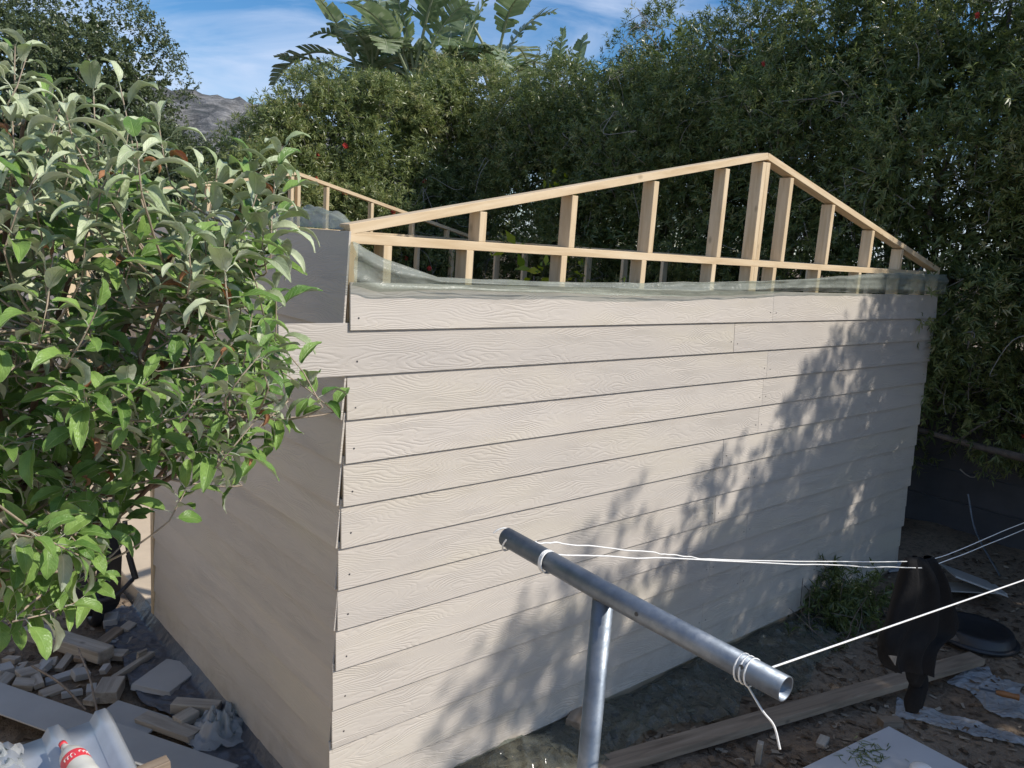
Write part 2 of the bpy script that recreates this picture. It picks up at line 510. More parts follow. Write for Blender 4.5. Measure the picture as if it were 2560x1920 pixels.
M['apple_young'] = mat_apple('apple_leaf_young', (0.33, 0.415, 0.20), (0.64, 0.69, 0.48), 0.42, 0.3)
M['apple_back'] = mat_apple('apple_leaf_underside', (0.36, 0.41, 0.28), (0.56, 0.59, 0.46), 0.6, 0.25)
M['apple_brown'] = mat_apple('apple_leaf_withered', (0.26, 0.12, 0.05), (0.50, 0.25, 0.13), 0.7, 0.15)

# ================================================================== setting
GZ = -0.10


def vnoise(x, y, s, seed=0):
    """cheap smooth value noise for geometry"""
    r = np.random.default_rng(seed).random((64, 64))
    X = np.asarray(x) / s; Y = np.asarray(y) / s
    i = np.floor(X).astype(int); j = np.floor(Y).astype(int)
    f = X - i; g = Y - j; f = f * f * (3 - 2 * f); g = g * g * (3 - 2 * g)
    a = r[i % 64, j % 64]; b = r[(i + 1) % 64, j % 64]; c = r[i % 64, (j + 1) % 64]; d = r[(i + 1) % 64, (j + 1) % 64]
    return (a * (1 - f) + b * f) * (1 - g) + (c * (1 - f) + d * f) * g - 0.5


def ground_z(x, y):
    x = np.asarray(x, float); y = np.asarray(y, float)
    z = GZ + 0.05 * vnoise(x, y, 0.9, 1) + 0.03 * vnoise(x, y, 0.3, 2) + 0.02 * vnoise(x, y, 0.12, 3)
    z = z + 0.075 * np.clip(1 + y / 0.45, 0, 1) * (y < 0.2) * np.clip((x + 0.15) / 0.3, 0, 1) * (x < 5.5)
    k = np.clip((x - 4.6) / 3.0, 0, 1)
    return z + 0.12 * k * k


gx = np.concatenate([[-2000, -600, -150, -40, -15, -8], np.arange(-4, 9, 0.06), [11, 20, 50, 150, 600, 2000]])
gy = np.concatenate([[-2000, -600, -150, -40, -12], np.arange(-5, 8, 0.06), [10, 16, 30, 60, 150, 600, 2000]])
GX, GY = np.meshgrid(gx, gy, indexing='ij')
near = (np.abs(GX - 2.5) < 9) & (np.abs(GY - 2) < 9)
GZZ = np.where(near, ground_z(GX, GY), GZ)
ins = (GX > -0.02) & (GX < 5.42) & (GY > -0.02) & (GY < 6.15)
GZZ = np.where(ins, GZ - 0.06, GZZ)


def grid_faces(nu, nv):
    i, j = np.meshgrid(np.arange(nu - 1), np.arange(nv - 1), indexing='ij')
    a = (i * nv + j).ravel()
    return np.stack([a, a + nv, a + nv + 1, a + 1], -1)


def crease(x, y, s, seed, k=5):
    r = np.random.default_rng(seed); z = 0 * x
    wx = x + 0.25 * s * vnoise(x, y, s, seed + 1); wy = y + 0.25 * s * vnoise(x, y, s, seed + 2)
    for i in range(k):
        a = r.uniform(0, 3.14); sc = s * r.uniform(0.5, 1.5)
        n = vnoise((wx * math.cos(a) + wy * math.sin(a)) * 2.2, (-wx * math.sin(a) + wy * math.cos(a)) * 0.45, sc, seed + 10 + i)
        z = z + np.maximum(0, 0.5 - np.abs(n) * 3.2) * r.uniform(0.5, 1)
    return z / k * 2


ground = obj('ground', mesh_np('ground', np.stack([GX, GY, GZZ], -1).reshape(-1, 3), grid_faces(len(gx), len(gy)), M['ground'], True))
tag(ground, kind='structure')

# pale paved yard left of the shed
bm = bmesh.new()
Lp = [(-10, -3.2), (-1.45, -3.2), (-1.45, 3.1), (-0.02, 3.1), (-0.02, 9.0), (-10, 9.0)]
vt = [bm.verts.new((x, y, GZ + 0.06)) for x, y in Lp]; vb = [bm.verts.new((x, y, GZ - 0.06)) for x, y in Lp]
bm.faces.new(vt); bm.faces.new(vb[::-1])
for i in range(6): bm.faces.new((vt[i], vb[i], vb[(i + 1) % 6], vt[(i + 1) % 6]))
paving = tag(obj('paving', bm_mesh('paving', bm, M['paving'])), kind='structure')

# unseen plastered building added at left, bouncing warm light onto the side wall
hs = thing('added_house', 'added cream plastered building with tiled roof, unseen at left, bouncing warm light on the side wall', 'added_house', (-4.7, 1.0, GZ))
obj('wall', box_mesh('wall', 4.0, 13.0, 3.6, M['plaster'], 0.01, (1, 0.45, 0)), hs)
obj('roof', box_mesh('roof', 4.6, 13.6, 0.18, M['oldwood'], 0.02, (0.94, 0.45, 0)), hs, (0, 0, 3.6))
for yy in (-1.0, 2.2):
    wf = obj('window', box_mesh('window', 0.05, 1.3, 1.1, M['board'], 0.01, (0.5, 0.5, 0)), hs, (0.02, yy, 1.0))
    obj('pane', box_mesh('pane', 0.02, 1.16, 0.96, M['blackplastic'], 0, (0.5, 0.5, 0)), wf, (0.03, 0, 0.07))

# distant rocky mountain seen through the gap in the trees
mu, mv = np.meshgrid(np.linspace(-1, 1, 120), np.linspace(0, 1, 40), indexing='ij')
fwd = ray(515, 300); fwd = fwd / np.linalg.norm(fwd[:2])
side = np.array([fwd[1], -fwd[0]])
D0 = 420.0
top = 73 * np.exp(-((mu + 0.02) / 0.5) ** 4) + 6 * vnoise(mu * 14, mu * 0 + 3, 1.0, 5) + 8
hz = top * mv ** 0.85 + 5 * vnoise(mu * 40, mv * 20, 1.0, 6) * mv
dist = D0 + 140 * mv + 16 * vnoise(mu * 30, mv * 14, 1.0, 8)
mx_ = CAM[0] + fwd[0] * dist + side[0] * mu * 260
my_ = CAM[1] + fwd[1] * dist + side[1] * mu * 260
mountain = obj('mountain', mesh_np('mountain', np.stack([mx_, my_, hz - 2], -1).reshape(-1, 3), grid_faces(120, 40), M['mountain'], True))
tag(mountain, kind='structure')

# boundary wall of precast panels behind the right-hand hedge
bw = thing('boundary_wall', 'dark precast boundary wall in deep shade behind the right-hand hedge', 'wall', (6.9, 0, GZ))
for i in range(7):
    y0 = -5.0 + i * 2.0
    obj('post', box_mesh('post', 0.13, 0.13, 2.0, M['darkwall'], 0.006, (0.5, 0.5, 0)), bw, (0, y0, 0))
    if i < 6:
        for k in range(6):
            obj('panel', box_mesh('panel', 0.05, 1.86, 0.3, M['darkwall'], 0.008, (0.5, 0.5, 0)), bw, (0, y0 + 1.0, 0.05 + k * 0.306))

# ================================================================== shed
E_ = 0.175
L, DB, DS = 5.31, 2.25, 6.10
AP = 2.705
PT0, PT1 = 2.425, 2.463          # top plate
shed = thing('shed', 'half-built gabled shed with pale grey lapped cladding and bare pine roof framing', 'shed')


def siding(name, length, h, parent, loc, rotz, tilt_in=0.012):
    """lapped plank: local x along length, -y outward, z up"""
    bm = bmesh.new()
    t = 0.009
    xs = [0, length]
    prof = [(-0.024, 0), (-0.024 + t, 0), (-0.001, h), (-0.010, h)]
    vs = [[bm.verts.new((x, y, z)) for (y, z) in prof] for x in xs]
    for a in range(4):
        b = (a + 1) % 4
        bm.faces.new((vs[0][a], vs[0][b], vs[1][b], vs[1][a]))
    bm.faces.new(vs[0]); bm.faces.new(vs[1][::-1])
    bmesh.ops.bevel(bm, geom=bm.edges[:], offset=0.0009, segments=1, affect='EDGES')
    return obj(name, bm_mesh(name, bm, M['siding']), parent, loc, (0, 0, rotz))


front = obj('front_wall', box_mesh('front_wall', L - 0.03, 0.005, 2.2, M['membrane'], 0, (0, 0, 0)), shed, (0.015, 0.003, 0.0))
sidew = obj('side_wall', box_mesh('side_wall', 0.005, DB - 0.03, 2.4, M['membrane'], 0, (0, 0, 0)), shed, (0.004, 0.02, 0.0))
nail_pts = []
for k in range(1, 14):
    z0 = (13 - k) * E_
    h = 0.181 if k == 1 else 0.202
    x0 = 0.004 - 0.0021 * k + random.uniform(-0.006, 0.006)
    if k == 2: x0 = -0.285
    x1 = L + random.uniform(-0.014, 0.008)
    xj = (2.55 if k in (2, 6, 8, 10, 12) else 2.91) + random.uniform(-0.015, 0.015)
    gap = 0.003 if k in (2, 6, 8) else 0.0012
    siding('siding_board', xj - x0 - gap, h, front, (x0 - 0.015, -0.003, z0), 0)
    siding('siding_board', x1 - xj, h, front, (xj - 0.015, -0.003, z0), 0)
    for xn in (max(x0, 0) + 0.035, xj - 0.03, xj + 0.035, x1 - 0.04):
        nail_pts.append((xn, -0.0180, z0 + 0.045 + random.uniform(0, 0.02)))
    # side wall: plank end faces stop at the corner
    h2 = 0.37 if k == 1 else 0.202
    y0 = -0.004 + random.uniform(-0.010, 0.004)
    y1 = DB + random.uniform(-0.006, 0.006)
    # rot -90deg: local x -> -y ; start at far end
    siding('siding_board', y1 - y0, h2, sidew, (-0.004, y1 - 0.02, z0), -math.pi / 2)
bm = bmesh.new()
for p in nail_pts:
    bmesh.ops.create_circle(bm, cap_ends=True, segments=8, radius=0.0042,
                            matrix=Matrix.Translation((p[0] - 0.015, p[1] - 0.006, p[2])) @ Matrix.Rotation(math.pi / 2, 4, 'X'))
tag(obj('nail_heads', bm_mesh('nail_heads', bm, M['blacksteel']), front), kind='stuff')


def lumber(name, p0, p1, t, w, parent=None, mat=None, upv=(0, 0, 1), bev=0.0018, tagloc=None):
    """bar from p0 to p1, local x along it; t along local y, w along local z (towards upv)"""
    p0 = Vector(p0); p1 = Vector(p1)
    x = (p1 - p0); ln = x.length; x.normalize()
    z = Vector(upv) - x * Vector(upv).dot(x); z.normalize()
    y = z.cross(x)
    me = box_mesh(name, ln, t, w, mat or M['pine'], bev, (0, 0.5, 0.5))
    o = obj(name, me, parent)
    R_ = Matrix((x, y, z)).transposed().to_4x4()
    o.matrix_local = Matrix.Translation(p0) @ R_
    return o


TS, WS = 0.038, 0.076
YC = 0.045                         # centre of front framing behind the membrane


def frame_line(y, lower, upper, lit=True):
    # plate
    lumber('top_plate', (0.0, y, (PT0 + PT1) / 2), (L, y, (PT0 + PT1) / 2), WS, PT1 - PT0, shed)
    for x in lower:
        lumber('stud', (x, y, 0.0), (x, y, PT0), TS, WS, shed, upv=(0, 1, 0))
    apex = 3.075
    for x in upper:
        zt = PT1 + (apex - 0.04 - PT1) * (1 - abs(x - AP) / (AP if x < AP else L - AP)) - 0.008
        lumber('gable_stud', (x, y, PT1), (x, y, zt), TS, WS, shed, upv=(0, 1, 0))
    for s in (-1, 1):
        a = Vector((0 if s < 0 else L, y, PT1 + 0.014)); b = Vector((AP, y, apex - 0.016))
        lumber('rafter', a, b, WS, TS, shed, upv=(0, 0, 1))


lowA = [0.02, 0.17, 0.575, 1.13, 1.70, 2.30, 2.681, 2.72, 2.92, 3.45, 4.0, 4.6, 5.0, 5.285]
frame_line(YC, lowA, [0.635, 1.17, 1.74, 2.33, 2.681, 2.72, 2.99, 3.52, 4.11, 4.6])
frame_line(DS - 0.05, [0.02, 0.55, 1.1, 1.65, 2.2, 2.7, 3.3, 3.85, 4.4, 4.95, 5.28], [0.6, 1.15, 1.72, 2.26, 2.66, 2.74, 3.1, 3.7, 4.3, 4.85])
for (xw, ys) in ((L - 0.04, np.arange(0.55, 6.0, 0.55)), (0.045, [0.6, 1.15, 1.7, 2.225, 4.45, 5.0, 5.5])):
    lumber('top_plate', (xw, YC + 0.04, (PT0 + PT1) / 2), (xw, DS - 0.09, (PT0 + PT1) / 2), WS, PT1 - PT0, shed)
    for y in ys:
        lumber('stud', (xw, y, 0.0), (xw, y, PT0), WS, TS, shed, upv=(0, 1, 0))
# noggings seen through the open top of the front wall
for (xa, xb, z) in ((0.57, 1.08, 2.06), (1.12, 1.63, 2.05), (3.32, 3.83, 1.75)):
    lumber('nogging', (xa, DS - 0.05, z), (xb, DS - 0.05, z), WS, TS, shed)
for (ya, yb, z) in ((1.12, 1.63, 2.1), (3.32, 3.83, 1.9), (3.87, 4.38, 1.95)):
    lumber('nogging', (L - 0.04, ya, z), (L - 0.04, yb, z), WS, TS, shed)
lumber('door_post', (0.0, DB + 0.03, 0.0), (0.0, DB + 0.03, PT0), 0.05, 0.04, shed, upv=(0, 1, 0))
obj('floor_slab', box_mesh('floor_slab', L - 0.02, DS, 0.25, M['screed'], 0.006, (0, 0, 1)), shed, (0.01, 0.012, -0.004))
# side wall beyond the doorway: a short clad stretch
side2 = obj('side_wall', box_mesh('side_wall', 0.005, DS - 4.45, 2.4, M['membrane'], 0, (0, 0, 0)), shed, (0.004, 4.45, 0.0))
for k in range(1, 14):
    siding('siding_board', DS - 4.44, 0.37 if k == 1 else 0.202, side2, (-0.004, DS - 4.45, (13 - k) * E_), -math.pi / 2)

# ------------------------------------------------------------------ polythene
def interp(x, xs, ys): return np.interp(x, xs, ys)


U = np.linspace(-0.012, 5.33, 260); Vv = np.linspace(0, 1, 18)
UU, VV = np.meshgrid(U, Vv, indexing='ij')
zl = interp(UU, [0, .1, .5, .85, 2.0, 2.6, 3.2, 5.4], [2.27, 2.248, 2.262, 2.259, 2.246, 2.262, 2.291, 2.290])
zt = interp(UU, [0, .04, .12, .38, .6, 1.36, 2.33, 3.17, 4.23, 5.1, 5.4], [2.445, 2.42, 2.385, 2.315, 2.312, 2.311, 2.336, 2.371, 2.438, 2.455, 2.455])
Z = zl + (zt - zl) * np.clip(VV / 0.8, 0, 1) - 0.10 * np.clip((VV - 0.8) / 0.2, 0, 1)
wr = vnoise(UU * 3, VV * 3, 0.35, 21) * 0.012 + crease(UU, Z * 4, 0.3, 220) * 0.010
roll = np.sin(np.clip(VV / 0.8, 0, 1) * math.pi) ** 0.7
Y = -0.034 - 0.018 * roll - np.abs(wr) - 0.012 * np.maximum(0, np.sin(VV * 14 + UU * 1.3)) * (VV < 0.8)
Y = np.where(VV > 0.8, Y + (VV - 0.8) / 0.2 * 0.10, Y)
Z = Z + vnoise(UU * 2, VV, 0.3, 23) * 0.008
ps = obj('plastic_sheet', mesh_np('plastic_sheet', np.stack([UU, Y, Z], -1).reshape(-1, 3), grid_faces(len(U), len(Vv)), M['greenplastic'], True))
tag(ps, 'milky green polythene strip folded along the top of the sunlit clad wall', 'plastic sheet', 'polythene around the shed')

U = np.linspace(0.04, 1.9, 70); Vv = np.linspace(0, 1, 16)
UU, VV = np.meshgrid(U, Vv, indexing='ij')
prof = np.sin(VV * math.pi) ** 0.6
hgt = interp(UU, [0.04, 0.2, 0.45, 0.8, 1.3, 1.9], [0.012, 0.055, 0.085, 0.075, 0.05, 0.03])
X = -0.018 + 0.15 * VV + vnoise(UU, VV, 0.17, 31) * 0.02
Z = 2.475 + prof * hgt + vnoise(UU, VV * 2, 0.12, 32) * 0.03 * prof
ps2 = obj('plastic_sheet', mesh_np('plastic_sheet', np.stack([X, UU, Z], -1).reshape(-1, 3), grid_faces(len(U), len(Vv)), M['greenplastic'], True))
tag(ps2, 'crumpled milky polythene bunched over the top of the shaded side wall', 'plastic sheet', 'polythene around the shed')

# clear sheet along the foot of the front wall
U = np.linspace(0.2, 4.3, 330); Vv = np.linspace(0, 1, 44)
UU, VV = np.meshgrid(U, Vv, indexing='ij')
wd = interp(UU, [0.2, 0.7, 1.2, 2.0, 3.0, 4.3], [0.52, 0.42, 0.36, 0.40, 0.5, 0.3]) + vnoise(UU, UU * 0, 0.25, 41) * 0.12
Y = 0.0 - 0.012 - VV * wd
Z = ground_z(UU, Y) + 0.008 + (crease(UU, -Y, 0.22, 420) * 0.10 + crease(UU, -Y, 0.09, 430) * 0.045) * np.minimum(1, 0.15 + VV * 6)
Z = np.maximum(Z, ground_z(UU, Y) + 0.006)
ps3 = obj('plastic_sheet', mesh_np('plastic_sheet', np.stack([UU, Y, Z], -1).reshape(-1, 3), grid_faces(len(U), len(Vv)), M['clearplastic'], True))
tag(ps3, 'wrinkled clear polythene lying on the soil along the foot of the sunlit wall', 'plastic sheet', 'polythene around the shed')

# dark sheet along the foot of the shaded side wall
U = np.linspace(-0.05, 2.6, 220); Vv = np.linspace(0, 1, 36)
UU, VV = np.meshgrid(U, Vv, indexing='ij')
wd = interp(UU, [0, 0.5, 1.0, 1.6, 2.2, 2.6], [0.26, 0.24, 0.26, 0.34, 0.28, 0.2]) + vnoise(UU, UU * 0, 0.2, 51) * 0.08
X = 0.0 - 0.012 - VV * wd
Z = np.maximum(GZ + 0.02, 0.01 - VV * 0.45) + 0.02 + (crease(UU, -X, 0.25, 520) * 0.05 + crease(UU, -X, 0.1, 530) * 0.015) * np.minimum(1, VV * 5)
Z = np.maximum(Z, ground_z(X, UU) + 0.006)
ps4 = obj('plastic_sheet', mesh_np('plastic_sheet', np.stack([X, UU, Z], -1).reshape(-1, 3), grid_faces(len(U), len(Vv)), M['dpc'], True))
tag(ps4, 'dark dusty polythene creased along the foot of the shaded side wall', 'plastic sheet', 'polythene around the shed')


def crumple(name, label, cx, cy, z, r, h, mat, seed, cat='plastic', group=None):
    """crumpled sheet heap"""
    n, m = 36, 18
    th, ph = np.meshgrid(np.linspace(0, 2 * np.pi, n), np.linspace(0.02, 1.0, m), indexing='ij')
    rr = r * ph * (1 + 0.7 * vnoise(np.cos(th) * 2 + 5, np.sin(th) * 2 + 5, 0.7, seed) + 0.3 * vnoise(th * 3, ph * 3, 0.3, seed + 1))
    zz = h * (1 - ph ** 1.6) * (0.7 + 1.1 * vnoise(np.cos(th) * ph * 3 + 9, np.sin(th) * ph * 3 + 9, 0.45, seed + 2)) + 0.25 * h * vnoise(np.cos(th) * ph * 8 + 9, np.sin(th) * ph * 8 + 9, 0.5, seed + 3)
    V = np.stack([rr * np.cos(th), rr * np.sin(th), np.maximum(zz, 0.004)], -1).reshape(-1, 3)
    o = obj(name, mesh_np(name, V, grid_faces(n, m), mat, True), None, (cx, cy, z))
    return tag(o, label, cat, group)


# ================================================================== clothes line
PY0, PY1, PX, PZ = -1.29, -2.08, -0.268, 1.73
clp = thing('clothes_line_post', 'galvanised steel T-shaped clothes line post in front of the shed', 'clothes post', (-0.255, -1.62, GZ))
PH = PZ - GZ


def pipe_mesh(name, pts, r_out, r_in, sides=28):
    pts = np.asarray(pts, float)
    V1, F1 = tube_np([(pts, np.full(len(pts), r_out))], sides)
    V2, F2 = tube_np([(pts, np.full(len(pts), r_in))], sides)
    n1 = len(V1); F2 = F2[:, ::-1] + n1
    caps = []
    for base in (0, (len(pts) - 1) * sides):
        for j in range(sides):
            j2 = (j + 1) % sides
            q = [base + j, base + j2, n1 + base + j2, n1 + base + j]
            caps.append(q if base else q[::-1])
    return mesh_np(name, np.vstack([V1, V2]), np.vstack([F1, F2, np.array(caps)]), M['galv'], True)


post = obj('post', pipe_mesh('post', [(0, 0, -0.05), (0, 0, PH * 0.5), (0, 0, PH - 0.012)], 0.0242, 0.021), clp)
bar = obj('crossbar', pipe_mesh('crossbar', [(-0.008, PY0 + 1.62, PH + 0.014), (-0.011, 0, PH), (-0.014, PY1 + 1.62, PH - 0.012)], 0.0242, 0.0213), clp)
# saddle cut and weld bead where the post meets the crossbar
V, F = tube_np([([(0.0 + 0.0235 * math.cos(a), 0.0235 * math.sin(a), PH - 0.024 + 0.006 * abs(math.cos(a))) for a in np.linspace(0, 2 * math.pi, 25)], 0.0035)], 6)
obj('weld_bead', mesh_np('weld_bead', V, F, M['blacksteel'], True), clp)
for (yy, ang) in ((-1.745, 0.25), (-2.0, 0.28)):
    bm = bmesh.new()
    bmesh.ops.create_cone(bm, cap_ends=True, segments=14, radius1=0.0045, radius2=0.0045, depth=0.002)
    o = obj('drilled_hole', bm_mesh('drilled_hole', bm, M['membrane']), clp)
    n_ = Vector((-0.75, 0, -0.0)) + Vector((0, 0, 0.15)); n_.normalize()
    o.matrix_local = Matrix.Translation(Vector((-0.268 + 0.255, yy + 1.62, PH - 0.004)) + n_ * 0.0236) @ n_.to_track_quat('Z', 'Y').to_matrix().to_4x4()


def wrap(y, r=0.0262, turns=2, pitch=0.006, phase=0.0):
    t = np.linspace(0, 2 * math.pi * turns, 24 * turns)
    return np.stack([PX + r * np.cos(t + phase), y + pitch * (t / 6.283) + 0.004 * np.sin(t * 1.0), PZ + (y + 1.62) * 0.033 + r * np.sin(t + phase)], -1)


CL = 0.0021
# far line pair: dips under the garment and rises again to the right
SAG = onplane(2268, 1411, 1, -1.38); SAG2 = onplane(2340, 1402, 1, -1.36)
RT = onplane(2560, 1312, 1, -1.30)
END = RT + (RT - SAG2) * 0.9
END[1] = -1.28


def cordline(name, label, start, wraps, mids, end, wob, seed):
    pts = [start] + list(mids) + [end]
    P = smooth_path(pts, 14)
    if wob:
        P[2:-2, 2] += wob * vnoise(np.arange(len(P)) * 0.35, np.zeros(len(P)), 1.0, seed)[2:-2]
    paths = [(P, CL)] + [(w, CL) for w in wraps]
    o = tube_obj(name, paths, M['cord'], None, 6)
    return tag(o, label, 'cord', 'cords of the clothes line')


cordline('clothes_line', 'upper white cord tied at the far end of the crossbar, running behind the black garment',
         np.array([PX + 0.02, -1.372, PZ + 0.022]), [wrap(-1.322, turns=1, pitch=0.05, phase=2.6)],
         [onplane(1351, 1356, 1, -1.374), onplane(1433, 1362, 1, -1.375), onplane(1627, 1382, 1, -1.376), onplane(1700, 1388, 1, -1.378), onplane(1863, 1402, 1, -1.38), SAG + np.array([0, 0, 0.012]), SAG2 + np.array([0, 0, 0.012]), RT + np.array([0, 0, 0.014])], END + np.array([0, 0, .02]), 0.006, 3)
cordline('clothes_line', 'lower white cord wound twice round the crossbar, carrying the black garment',
         np.array([PX + 0.02, -1.448, PZ + 0.02]), [wrap(-1.455, turns=3, pitch=0.004)],
         [onplane(1414, 1387, 1, -1.447), onplane(1710, 1398, 1, -1.44), onplane(2034, 1412, 1, -1.42), SAG - np.array([0, 0.03, 0.004]), SAG2 - np.array([0, 0.02, 0.004]), RT - np.array([0, 0.02, 0.012])], END, 0.006, 4)
a3 = np.array([PX + 0.020, -2.030, PZ - 0.012 + 0.010])
e3 = at(2560, 1450, 2.42)
cordline('clothes_line', 'taut near white cord from the open end of the crossbar with a loose tail',
         a3, [wrap(-2.015, turns=3, pitch=0.011), smooth_path([(PX - 0.004, -2.004, PZ - 0.038), at(1905, 1775, 1.478), at(1935, 1815, 1.475), at(1950, 1873, 1.47)], 8)],
         [a3 + (e3 - a3) * 0.25, a3 + (e3 - a3) * 0.5, a3 + (e3 - a3) * 0.75, e3, e3 + (e3 - a3) * 0.5], e3 + (e3 - a3) * 2.2 + np.array([0, 0, 0.2]), 0.0, 5)
# second post, outside the picture to the right, holds the other ends
p2 = thing('clothes_line_post', 'second steel clothes line post holding the far ends of the cords, right of the picture', 'clothes post', (5.3, -1.75, GZ))
obj('post', pipe_mesh('post', [(0, 0, -0.05), (0, 0, 0.9), (0, 0, 1.70)], 0.0242, 0.021), p2)
obj('crossbar', pipe_mesh('crossbar', [(0, 0.55, 1.72), (0, 0, 1.72), (0, -0.5, 1.72)], 0.0242, 0.0213), p2)

# garment: folded black trousers hung over the two cords
rows = [(1393, 2282, 2332), (1399, 2266, 2342), (1420, 2263, 2350), (1455, 2258, 2362), (1495, 2246, 2374), (1535, 2232, 2388), (1572, 2222, 2396),
        (1585, 2216, 2370), (1605, 2210, 2340), (1635, 2206, 2330), (1660, 2214, 2327), (1672, 2226, 2322)]
prot = []
for i, (py, xl, xr) in enumerate(rows):
    A = onplane(xl, py, 1, -1.38); B = onplane(xr, py, 1, -1.38)
    m = 60
    ring = []
    dep = 0.012 + 0.055 * min(1, i / 3.0)
    for j in range(m):
        a = 2 * math.pi * j / m
        s = 0.5 - 0.5 * math.cos(a)
        p = A + (B - A) * s
        fold = 0.42 * math.sin(s * 19 + 0.12 * i) + 0.30 * abs(math.sin(s * 27 + i * 0.2 + 1.0))
        p = p + np.array([0, (-math.sin(a)) * dep * (0.75 + fold), 0.006 * math.sin(s * 9 + i)])
        ring.append(p)
    prot.append(ring)
V = np.array(prot).reshape(-1, 3); nr, m = len(prot), 60
F = [[i * m + j, i * m + (j + 1) % m, (i + 1) * m + (j + 1) % m, (i + 1) * m + j] for i in range(nr - 1) for j in range(m)]
org = onplane(2300, 1405, 1, -1.38)
gar = thing('trousers', 'black work trousers hung over the two far clothes line cords', 'trousers', tuple(org))
V0 = V - org
gmesh = mesh_np('waist', V0, np.array(F), M['blackcloth'], True)
wst = obj('waist', gmesh, gar); sbm = wst.modifiers.new('soften', 'SUBSURF'); sbm.levels = 1; sbm.render_levels = 1
legp = [onplane(x, y, 1, -1.37) - org for (x, y) in ((2282, 1640), (2290, 1680), (2296, 1705), (2285, 1740), (2281, 1768))]
P = smooth_path(legp, 6)
rad = interp(np.linspace(0, 1, len(P)), [0, .25, .42, .55, .8, 1], [0.075, 0.066, 0.050, 0.062, 0.068, 0.058])
V, F = tube_np([(P, rad)], 20)
V[:, 1] = V[:, 1] * 0.55 + 0.006 * np.sin(V[:, 0] * 90)
obj('trouser_leg', mesh_np('trouser_leg', V, F, M['blackcloth'], True), gar)
legp = [onplane(x, y, 1, -1.33) - org for (x, y) in ((2236, 1470), (2224, 1560), (2214, 1630), (2232, 1668))]
P = smooth_path(legp, 6)
V, F = tube_np([(P, interp(np.linspace(0, 1, len(P)), [0, .6, 1], [0.022, 0.034, 0.02]))], 16)
V[:, 1] = V[:, 1] * 0.6
obj('trouser_leg', mesh_np('trouser_leg', V, F, M['blackcloth'], True), gar)


def patch(poly, yv, mat, nm, thick=0.004):
    bm = bmesh.new()
    pts = [onplane(x, y, 1, yv) - org for x, y in poly]
    f = bm.faces.new([bm.verts.new(p) for p in pts])
    r = bmesh.ops.extrude_face_region(bm, geom=[f])
    for v in r['geom']:
        if isinstance(v, bmesh.types.BMVert): v.co.y -= thick
    return obj(nm, bm_mesh(nm, bm, mat), gar)


patch([(2220, 1638), (2240, 1640), (2236, 1663), (2231, 1655)], -1.475, M['greycloth'], 'pocket_lining')

# ================================================================== rubble and loose things
def put_block(name, label, cat, cx, cy, sx, sy, sz, rz, mat, group=None, rx=0.0, ry=0.0, z=None):
    bm = bmesh.new()
    bmesh.ops.create_cube(bm, size=1)
    for v in bm.verts:
        v.co = Vector((v.co.x * sx * random.uniform(0.94, 1.05), v.co.y * sy * random.uniform(0.93, 1.06), (v.co.z + 0.5) * sz))
    bmesh.ops.bevel(bm, geom=bm.edges[:], offset=min(sx, sy, sz) * 0.06, segments=1, affect='EDGES')
    if z is None: z = float(ground_z(cx, cy)) - 0.004
    o = obj(name, bm_mesh(name, bm, mat), None, (cx, cy, z), (rx, ry, rz))
    return tag(o, label, cat, group)


def gp(px, py, z=GZ):
    p = onplane(px, py, 2, z); return float(p[0]), float(p[1])


GR = 'offcuts scattered beside the shaded wall'
# named pieces first (full-resolution picture positions on the ground)
x, y = gp(165, 1640); put_block('beam_offcut', 'thick grey beam offcut lying on the rubble pile', 'timber', x, y, 0.62, 0.11, 0.075, math.radians(118), M['offcut'], GR, z=GZ + 0.05)
x, y = gp(250, 1632); put_block('plank_offcut', 'dark purplish plank offcut behind the small blocks', 'timber', x, y, 0.40, 0.07, 0.03, math.radians(42), M['oldwood'], GR, z=GZ + 0.04)
x, y = gp(420, 1720); put_block('board_offcut', 'large grey square board offcut beside the shaded wall', 'board', x, y, 0.30, 0.24, 0.03, math.radians(36), M['greyboard'], GR, z=GZ + 0.05)
x, y = gp(335, 1690); put_block('plank_offcut', 'pale long timber offcut standing on its edge behind the grey square board', 'timber', x, y, 0.30, 0.03, 0.05, math.radians(33), M['offcut'], GR, z=GZ + 0.03)
x, y = gp(350, 1668); put_block('wedge_offcut', 'thin pale upright offcut among the blocks near the dark polythene', 'timber', x, y, 0.06, 0.015, 0.12, math.radians(20), M['offcut'], GR, rx=0.2)
x, y = gp(275, 1748); put_block('block_offcut', 'pale square timber block by the corner of the grey square board', 'timber', x, y, 0.16, 0.12, 0.07, math.radians(60), M['offcut'], GR, z=GZ + 0.02)
x, y = gp(325, 1825); put_block('board_offcut', 'flat grey board offcut lying under the end of the long plank', 'board', x, y, 0.34, 0.20, 0.012, math.radians(120), M['greyboard'], GR, z=GZ + 0.055)
x, y = gp(420, 1850); put_block('plank_offcut', 'pale short plank offcut next to two short timber blocks', 'timber', x, y, 0.34, 0.09, 0.03, math.radians(118), M['offcut'], GR, z=GZ + 0.06)
x, y = gp(490, 1805); put_block('pole_offcut', 'short pale timber billet at the foot of the shaded wall', 'timber', x, y, 0.24, 0.075, 0.06, math.radians(138), M['offcut'], GR, z=GZ + 0.055)
x, y = gp(465, 1832); put_block('block_offcut', 'short square timber block in front of the pale billet', 'timber', x, y, 0.11, 0.075, 0.06, math.radians(20), M['offcut'], GR, z=GZ + 0.05)
